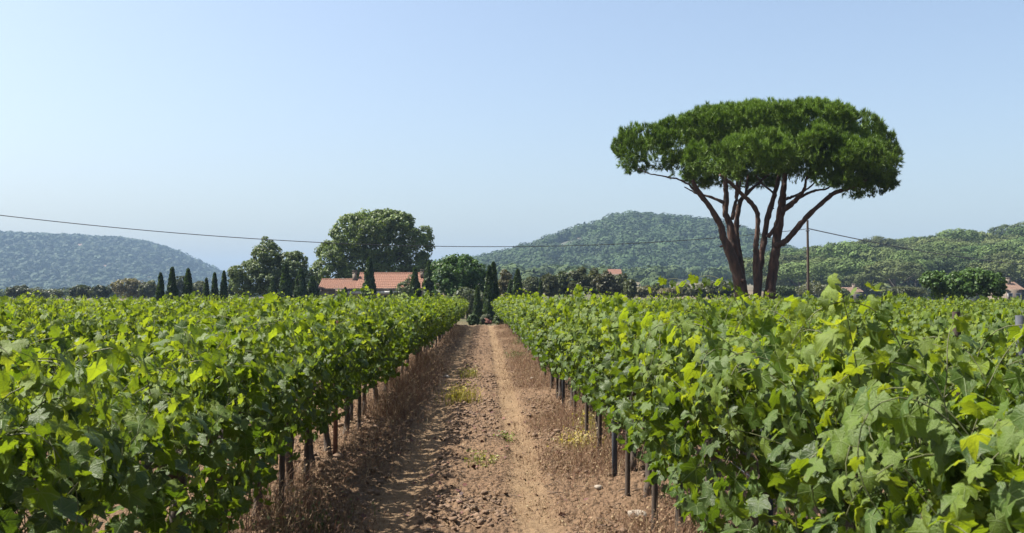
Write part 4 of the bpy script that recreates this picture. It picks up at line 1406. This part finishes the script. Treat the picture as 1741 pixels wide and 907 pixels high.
class Flat:
    Y = 700
    def h(s, x, y):
        z = ground_low(x, y)
        q = CX + F_PX * np.tan(np.arctan2(x, y) + YAW)
        return np.where((q > 1122) & (q < 1305) & (y < 548) & (vnoise(x * 0.13, y * 0.13, 3) < 0.78), z - 9, z)      # the dry fields stay open


wood('valley_woodland', Flat(), -60, 330, 400, 720, 620, 7, 13, 60, 0.26, 53, 'green umbrella pines and scrub filling the valley floor below the pointed hill', (0.040, 0.066, 0.022), 0.46)
Xf, Yf = np.meshgrid(np.linspace(60, 160, 40), np.linspace(392, 556, 40))
Xf = Xf * Yf / 500
i_ = (np.arange(39)[:, None] * 40 + np.arange(39)[None]).ravel()
ob('dry_field', mesh('dry_field', np.stack([Xf, Yf, ground_low(Xf, Yf) + 0.12], -1).reshape(-1, 3), np.stack([i_, i_ + 1, i_ + 41, i_ + 40], -1),
                     make_hill_mat('dry_field', (0.06, 0.06, 0.029), (0.10, 0.078, 0.042), (0.14, 0.095, 0.056)), True), kind='structure')
wood('valley_thicket', Flat(), -480, -40, 330, 760, 800, 3, 6.5, 50, 0.26, 54, 'green thickets in the valley behind the tiled house and left trees', (0.034, 0.056, 0.024), 0.30)

# ------------------------------------------------------------------ buildings
def tiled_roof(mb, x0, x1, y0, z0, y1, z1, pitch=0.24):
    """one slope of barrel tiles: ridges run up the slope, courses step"""
    nx = int((x1 - x0) / pitch) * 4
    courses = 9
    xs_ = np.linspace(x0, x1, nx + 1)
    wave = 0.045 * np.abs(np.sin((xs_ - x0) / pitch * math.pi))
    V, F = [], []
    for c in range(courses):
        for f in (c / courses, (c + 1) / courses + 0.01):
            lift = 0.03 if f == c / courses else 0.0
            V.append(np.stack([xs_, np.full_like(xs_, y0 + (y1 - y0) * f), z0 + (z1 - z0) * f + wave + lift], 1))
    V = np.vstack(V); n = nx + 1
    i = np.arange(nx)
    for r in range(0, 2 * courses, 2):
        F.append(np.stack([r * n + i, r * n + i + 1, (r + 1) * n + i + 1, (r + 1) * n + i], 1))
    mb.add(V, np.vstack(F))


def farmhouse():
    Y = 120.0
    g = -0.38
    l = P(541, 491, Y).x; r = P(735, 491, Y).x; mid = P(607, 491, Y).x
    ez = P(600, 491, Y).z
    rz = P(600, 465, Y + 3.6).z; rzl = P(600, 475.5, Y + 2.6).z
    base = ((l + r) / 2, Y, g)
    t = thing('farmhouse', base, 'long low farmhouse with orange tiled roofs and chimneys behind the left vines', 'house')
    ox, oz = base[0], g
    l -= ox; r -= ox; mid -= ox; ez -= oz; rz -= oz; rzl -= oz
    w = MB()
    # front wall in pieces around the openings
    ops = [(P(553, 500, Y).x - ox, P(558, 500, Y).x - ox, 0.9, 2.1), (P(600, 500, Y).x - ox, P(607, 500, Y).x - ox, 0.0, 2.1),
           (P(643, 500, Y).x - ox, P(676, 500, Y).x - ox, 0.0, 2.25)]
    x = l + 0.25
    for a, b, z0, z1 in ops:
        w.box(x, a, 0.3, 0.6, 0, ez); w.box(a, b, 0.3, 0.6, z1, ez)
        if z0 > 0: w.box(a, b, 0.3, 0.6, 0, z0)
        x = b
    w.box(x, r - 0.25, 0.3, 0.6, 0, ez)
    w.box(l + 0.25, r - 0.25, 6.6, 6.9, 0, ez)
    w.box(l + 0.25, l + 0.55, 0.6, 6.6, 0, ez); w.box(r - 0.55, r - 0.25, 0.6, 6.6, 0, ez)
    w.add([(mid, 0.35, ez), (mid, 6.85, ez), (mid, 3.6, rz - 0.06)], np.array([(0, 2, 1)]))
    ob('wall', w.mesh('wall', M_PLASTER), t)
    mb = MB(); tiled_roof(mb, mid - 0.1, r, -0.25, ez, 3.6, rz); tiled_roof(mb, mid - 0.1, r, 7.45, ez, 3.6, rz)
    ro = ob('roof', mb.mesh('roof', M_TILE), t)
    ob('ridge_cap', MB().tube([(mid - 0.12, 3.6, rz + 0.02), (r, 3.6, rz + 0.02)], 0.11, 8).mesh('ridge_cap', M_TILE), ro)
    mb = MB(); tiled_roof(mb, l, mid + 1.4, -0.3, ez - 0.02, 2.6, rzl); tiled_roof(mb, l, mid + 1.4, 5.5, ez - 0.02, 2.6, rzl)
    r2 = ob('roof', mb.mesh('roof', M_TILE), t)
    ob('ridge_cap', MB().tube([(l, 2.6, rzl + 0.02), (mid + 1.4, 2.6, rzl + 0.02)], 0.1, 8).mesh('ridge_cap', M_TILE), r2)
    for cx, b0, tp, rr in ((P(603, 465, Y + 2.4).x - ox, rzl - 0.5, P(603, 464.5, Y + 2.4).z - oz, r2), (P(719, 464, Y + 3.4).x - ox, rz - 0.5, P(719, 463, Y + 3.4).z - oz, ro)):
        c = MB().box(cx - 0.24, cx + 0.24, 2.2, 2.7, b0, tp).box(cx - 0.3, cx + 0.3, 2.14, 2.76, tp + 0.002, tp + 0.08)
        c.box(cx - 0.2, cx - 0.1, 2.2, 2.7, tp + 0.082, tp + 0.25).box(cx + 0.1, cx + 0.2, 2.2, 2.7, tp + 0.082, tp + 0.25).box(cx - 0.28, cx + 0.28, 2.15, 2.75, tp + 0.252, tp + 0.3)
        ob('chimney', c.mesh('chimney', M_PALE), rr)
    ob('gutter', MB().tube([(l, -0.36, ez - 0.08), (r, -0.31, ez - 0.08)], 0.06, 6).mesh('gutter', M_DARK), t)
    # white lintel band over the wide opening, and one over the left part
    for a, b in ((640, 680), (591, 618)):
        ob('lintel', MB().box(P(a, 500, Y).x - ox, P(b, 500, Y).x - ox, -0.05, 0.296, ez - 0.62, ez - 0.30).mesh('lintel', M_WHITE), t)
    for (a, b, z0, z1), kind in zip(ops, ('window', 'door', 'door')):
        if kind == 'window':
            f = ob('window', MB().box(a, b, 0.40, 0.46, z0, z0 + 0.06).box(a, b, 0.40, 0.46, z1 - 0.06, z1).box(a, a + 0.05, 0.40, 0.46, z0 + 0.06, z1 - 0.06).box(b - 0.05, b, 0.40, 0.46, z0 + 0.06, z1 - 0.06).mesh('window', M_WHITE), t)
            ob('pane', MB().box(a + 0.05, b - 0.05, 0.42, 0.44, z0 + 0.06, z1 - 0.06).mesh('pane', M_GLASS), f)
        else:
            ob('door', MB().box(a, b, 0.44, 0.5, z0, z1).mesh('door', M_DARK), t)


farmhouse()


def small_house(px, eave, ridge, wpx, Y, label, mat, roofm, gable=False, chim=None, gz_=None, depth=7.0):
    p = P(px, eave, Y)
    g = float(ground_low(p.x, Y)) if gz_ is None else gz_
    w = wpx * Y / F_PX; ez = p.z - g; rz = P(px, ridge, Y + depth / 2).z - g
    t = thing('house', (p.x, Y, g), label, 'house')
    x0, x1 = -w / 2, w / 2
    m = MB()
    m.box(x0, x1, 0, 0.3, -1, ez); m.box(x0, x1, depth - 0.3, depth, -1, ez)
    m.box(x0, x0 + 0.3, 0.3, depth - 0.3, -1, ez); m.box(x1 - 0.3, x1, 0.3, depth - 0.3, -1, ez)
    for xx in (x0 + 0.1, x1 - 0.1):
        m.add([(xx, 0.1, ez), (xx, depth - 0.1, ez), (xx, depth / 2, rz - 0.08)], np.array([(0, 1, 2)]))
    ob('wall', m.mesh('wall', mat), t)
    mb = MB(); tiled_roof(mb, x0 - 0.4, x1 + 0.4, -0.5, ez - 0.1, depth / 2, rz, 0.5); tiled_roof(mb, x0 - 0.4, x1 + 0.4, depth + 0.5, ez - 0.1, depth / 2, rz, 0.5)
    ro = ob('roof', mb.mesh('roof', roofm), t)
    if chim is not None:
        c = chim * w
        ob('chimney', MB().box(c - 0.35, c + 0.35, depth * 0.3, depth * 0.3 + 0.7, rz - 1.0, rz + 0.7).box(c - 0.45, c + 0.45, depth * 0.3 - 0.1, depth * 0.3 + 0.8, rz + 0.702, rz + 0.85).mesh('chimney', mat), ro)
    k = max(2, int(w / 4))
    for i in range(k):
        c = x0 + w * (i + 0.5) / k
        f = ob('window', MB().box(c - 0.5, c + 0.5, -0.06, -0.003, ez * 0.45, ez * 0.45 + 1.2).mesh('window', M_WHITE), t)
        ob('pane', MB().box(c - 0.4, c + 0.4, -0.075, -0.063, ez * 0.45 + 0.1, ez * 0.45 + 1.1).mesh('pane', M_GLASS), f)
    return t


M_TILE2 = simple('pale_roof_tile', (0.135, 0.078, 0.052), (0.19, 0.118, 0.08), 1.2, 0.9)
small_house(1046, 466, 458, 20, 400, 'far small house with a bright orange roof above the dark conifers', M_PALE, M_TILE)
small_house(1452, 496, 489, 26, 235, 'far low house with a beige tiled roof and chimney left of the palm', M_PALE, M_TILE2, chim=0.25)
small_house(1724, 492, 480, 28, 190, 'pinkish roofed house with chimney at the right edge behind the leafy tree', M_PALE, M_TILE2, chim=0.05)
hx = P(1651, 440, 370).x
small_house(1651, 438, 431, 9, 372, 'tiny pinkish house high among the umbrella pines on the right hill', M_PLASTER, M_TILE2, gz_=float(HR.h(np.array([hx]), np.array([372.0]))[0]))
for (px, py, lab) in ((135, 417, 'tiny white house high on the distant left ridge'), (95, 450, 'tiny white house low on the distant left ridge, leftmost of the low ones'), (176, 453, 'tiny white house low on the distant left ridge near its middle'), (252, 473, 'tiny cream house at the foot of the distant left ridge')):
    best = min(np.arange(1600, 2440, 20), key=lambda Yv: abs(float(HL.h(np.array([P(px, py, Yv).x]), np.array([float(Yv)]))[0]) + 12 - P(px, py, Yv).z))
    q = P(px, py, float(best))
    small_house(px, py + 1, py - 2, 6, float(best), lab, M_WHITE, M_TILE2, gz_=q.z - 9, depth=10)

# ------------------------------------------------------------------ utility pole and its cable
PT = P(1373, 389, 64.0)
pole_top = P(1373, 372, 64.0).z


def utility_pole(x, y, h, label):
    g = float(ground_low(x, y))
    t = thing('utility_pole', (x, y, g), label, 'utility pole')
    ob('shaft', MB().tube([(0, 0, -0.5), (0.01, 0, h * 0.5), (0, 0, h)], [0.10, 0.085, 0.068], 10).mesh('shaft', M_WOOD, True), t)
    ob('cap', MB().tube([(0, 0, h), (0, 0, h + 0.05)], [0.085, 0.06], 10).mesh('cap', M_STEEL), t)
    ob('bracket', MB().tube([(0, 0, h - 0.62), (0.0, -0.2, h - 0.6), (0, -0.2, h - 0.68)], 0.02, 6).box(-0.1, 0.1, -0.1, 0.1, h - 0.68, h - 0.62).mesh('bracket', M_STEEL), t)


utility_pole(PT.x, 64.0, pole_top, 'dark weathered wooden utility pole right of the pine')
A = Vector((PT.x, 63.8, PT.z - 0.02))
far_end = P(1880, 452, 120.0)
near_end = P(-130, 350, 47.0)
for e, sag, lab in ((near_end, None, 'sagging black cable running left from the utility pole across the sky'), (far_end, 0.9, 'black cable sloping down to the right from the utility pole')):
    if sag is None:
        # sag chosen so that the cable passes photo pixel (745, 419)
        sag = 1.0
        for _ in range(40):
            s = np.linspace(0, 1, 400); q = np.array(A)[None] * (1 - s[:, None]) + np.array(e)[None] * s[:, None]
            q[:, 2] -= 4 * sag * s * (1 - s)
            d = [(abs(CX + F_PX * math.tan(math.atan2(v[0], v[1]) + YAW) - 745), i) for i, v in enumerate(q)]
            i = min(d)[1]; want = P(745, 419, q[i, 1]).z
            sag += (q[i, 2] - want)
    s = np.linspace(0, 1, 90)
    q = np.array(A)[None] * (1 - s[:, None]) + np.array(e)[None] * s[:, None]
    q[:, 2] -= 4 * sag * s * (1 - s)
    tag(ob('overhead_cable', MB().tube(q, 0.02 if e is near_end else 0.034, 5).mesh('overhead_cable', M_CABLE, True)), lab, 'cable', 'overhead cables')

# ------------------------------------------------------------------ air
hz = NT('haze_air')
pv = hz.n('ShaderNodeVolumePrincipled', Color=(0.315, 0.465, 0.67, 1), Density=0.00019, Anisotropy=0.0)
hz.t.links.new(pv.outputs[0], hz.out.inputs['Volume'])
ob('haze', MB().box(-6800, 6800, -900, 6300, -9, 235).mesh('haze', hz.m), kind='stuff')
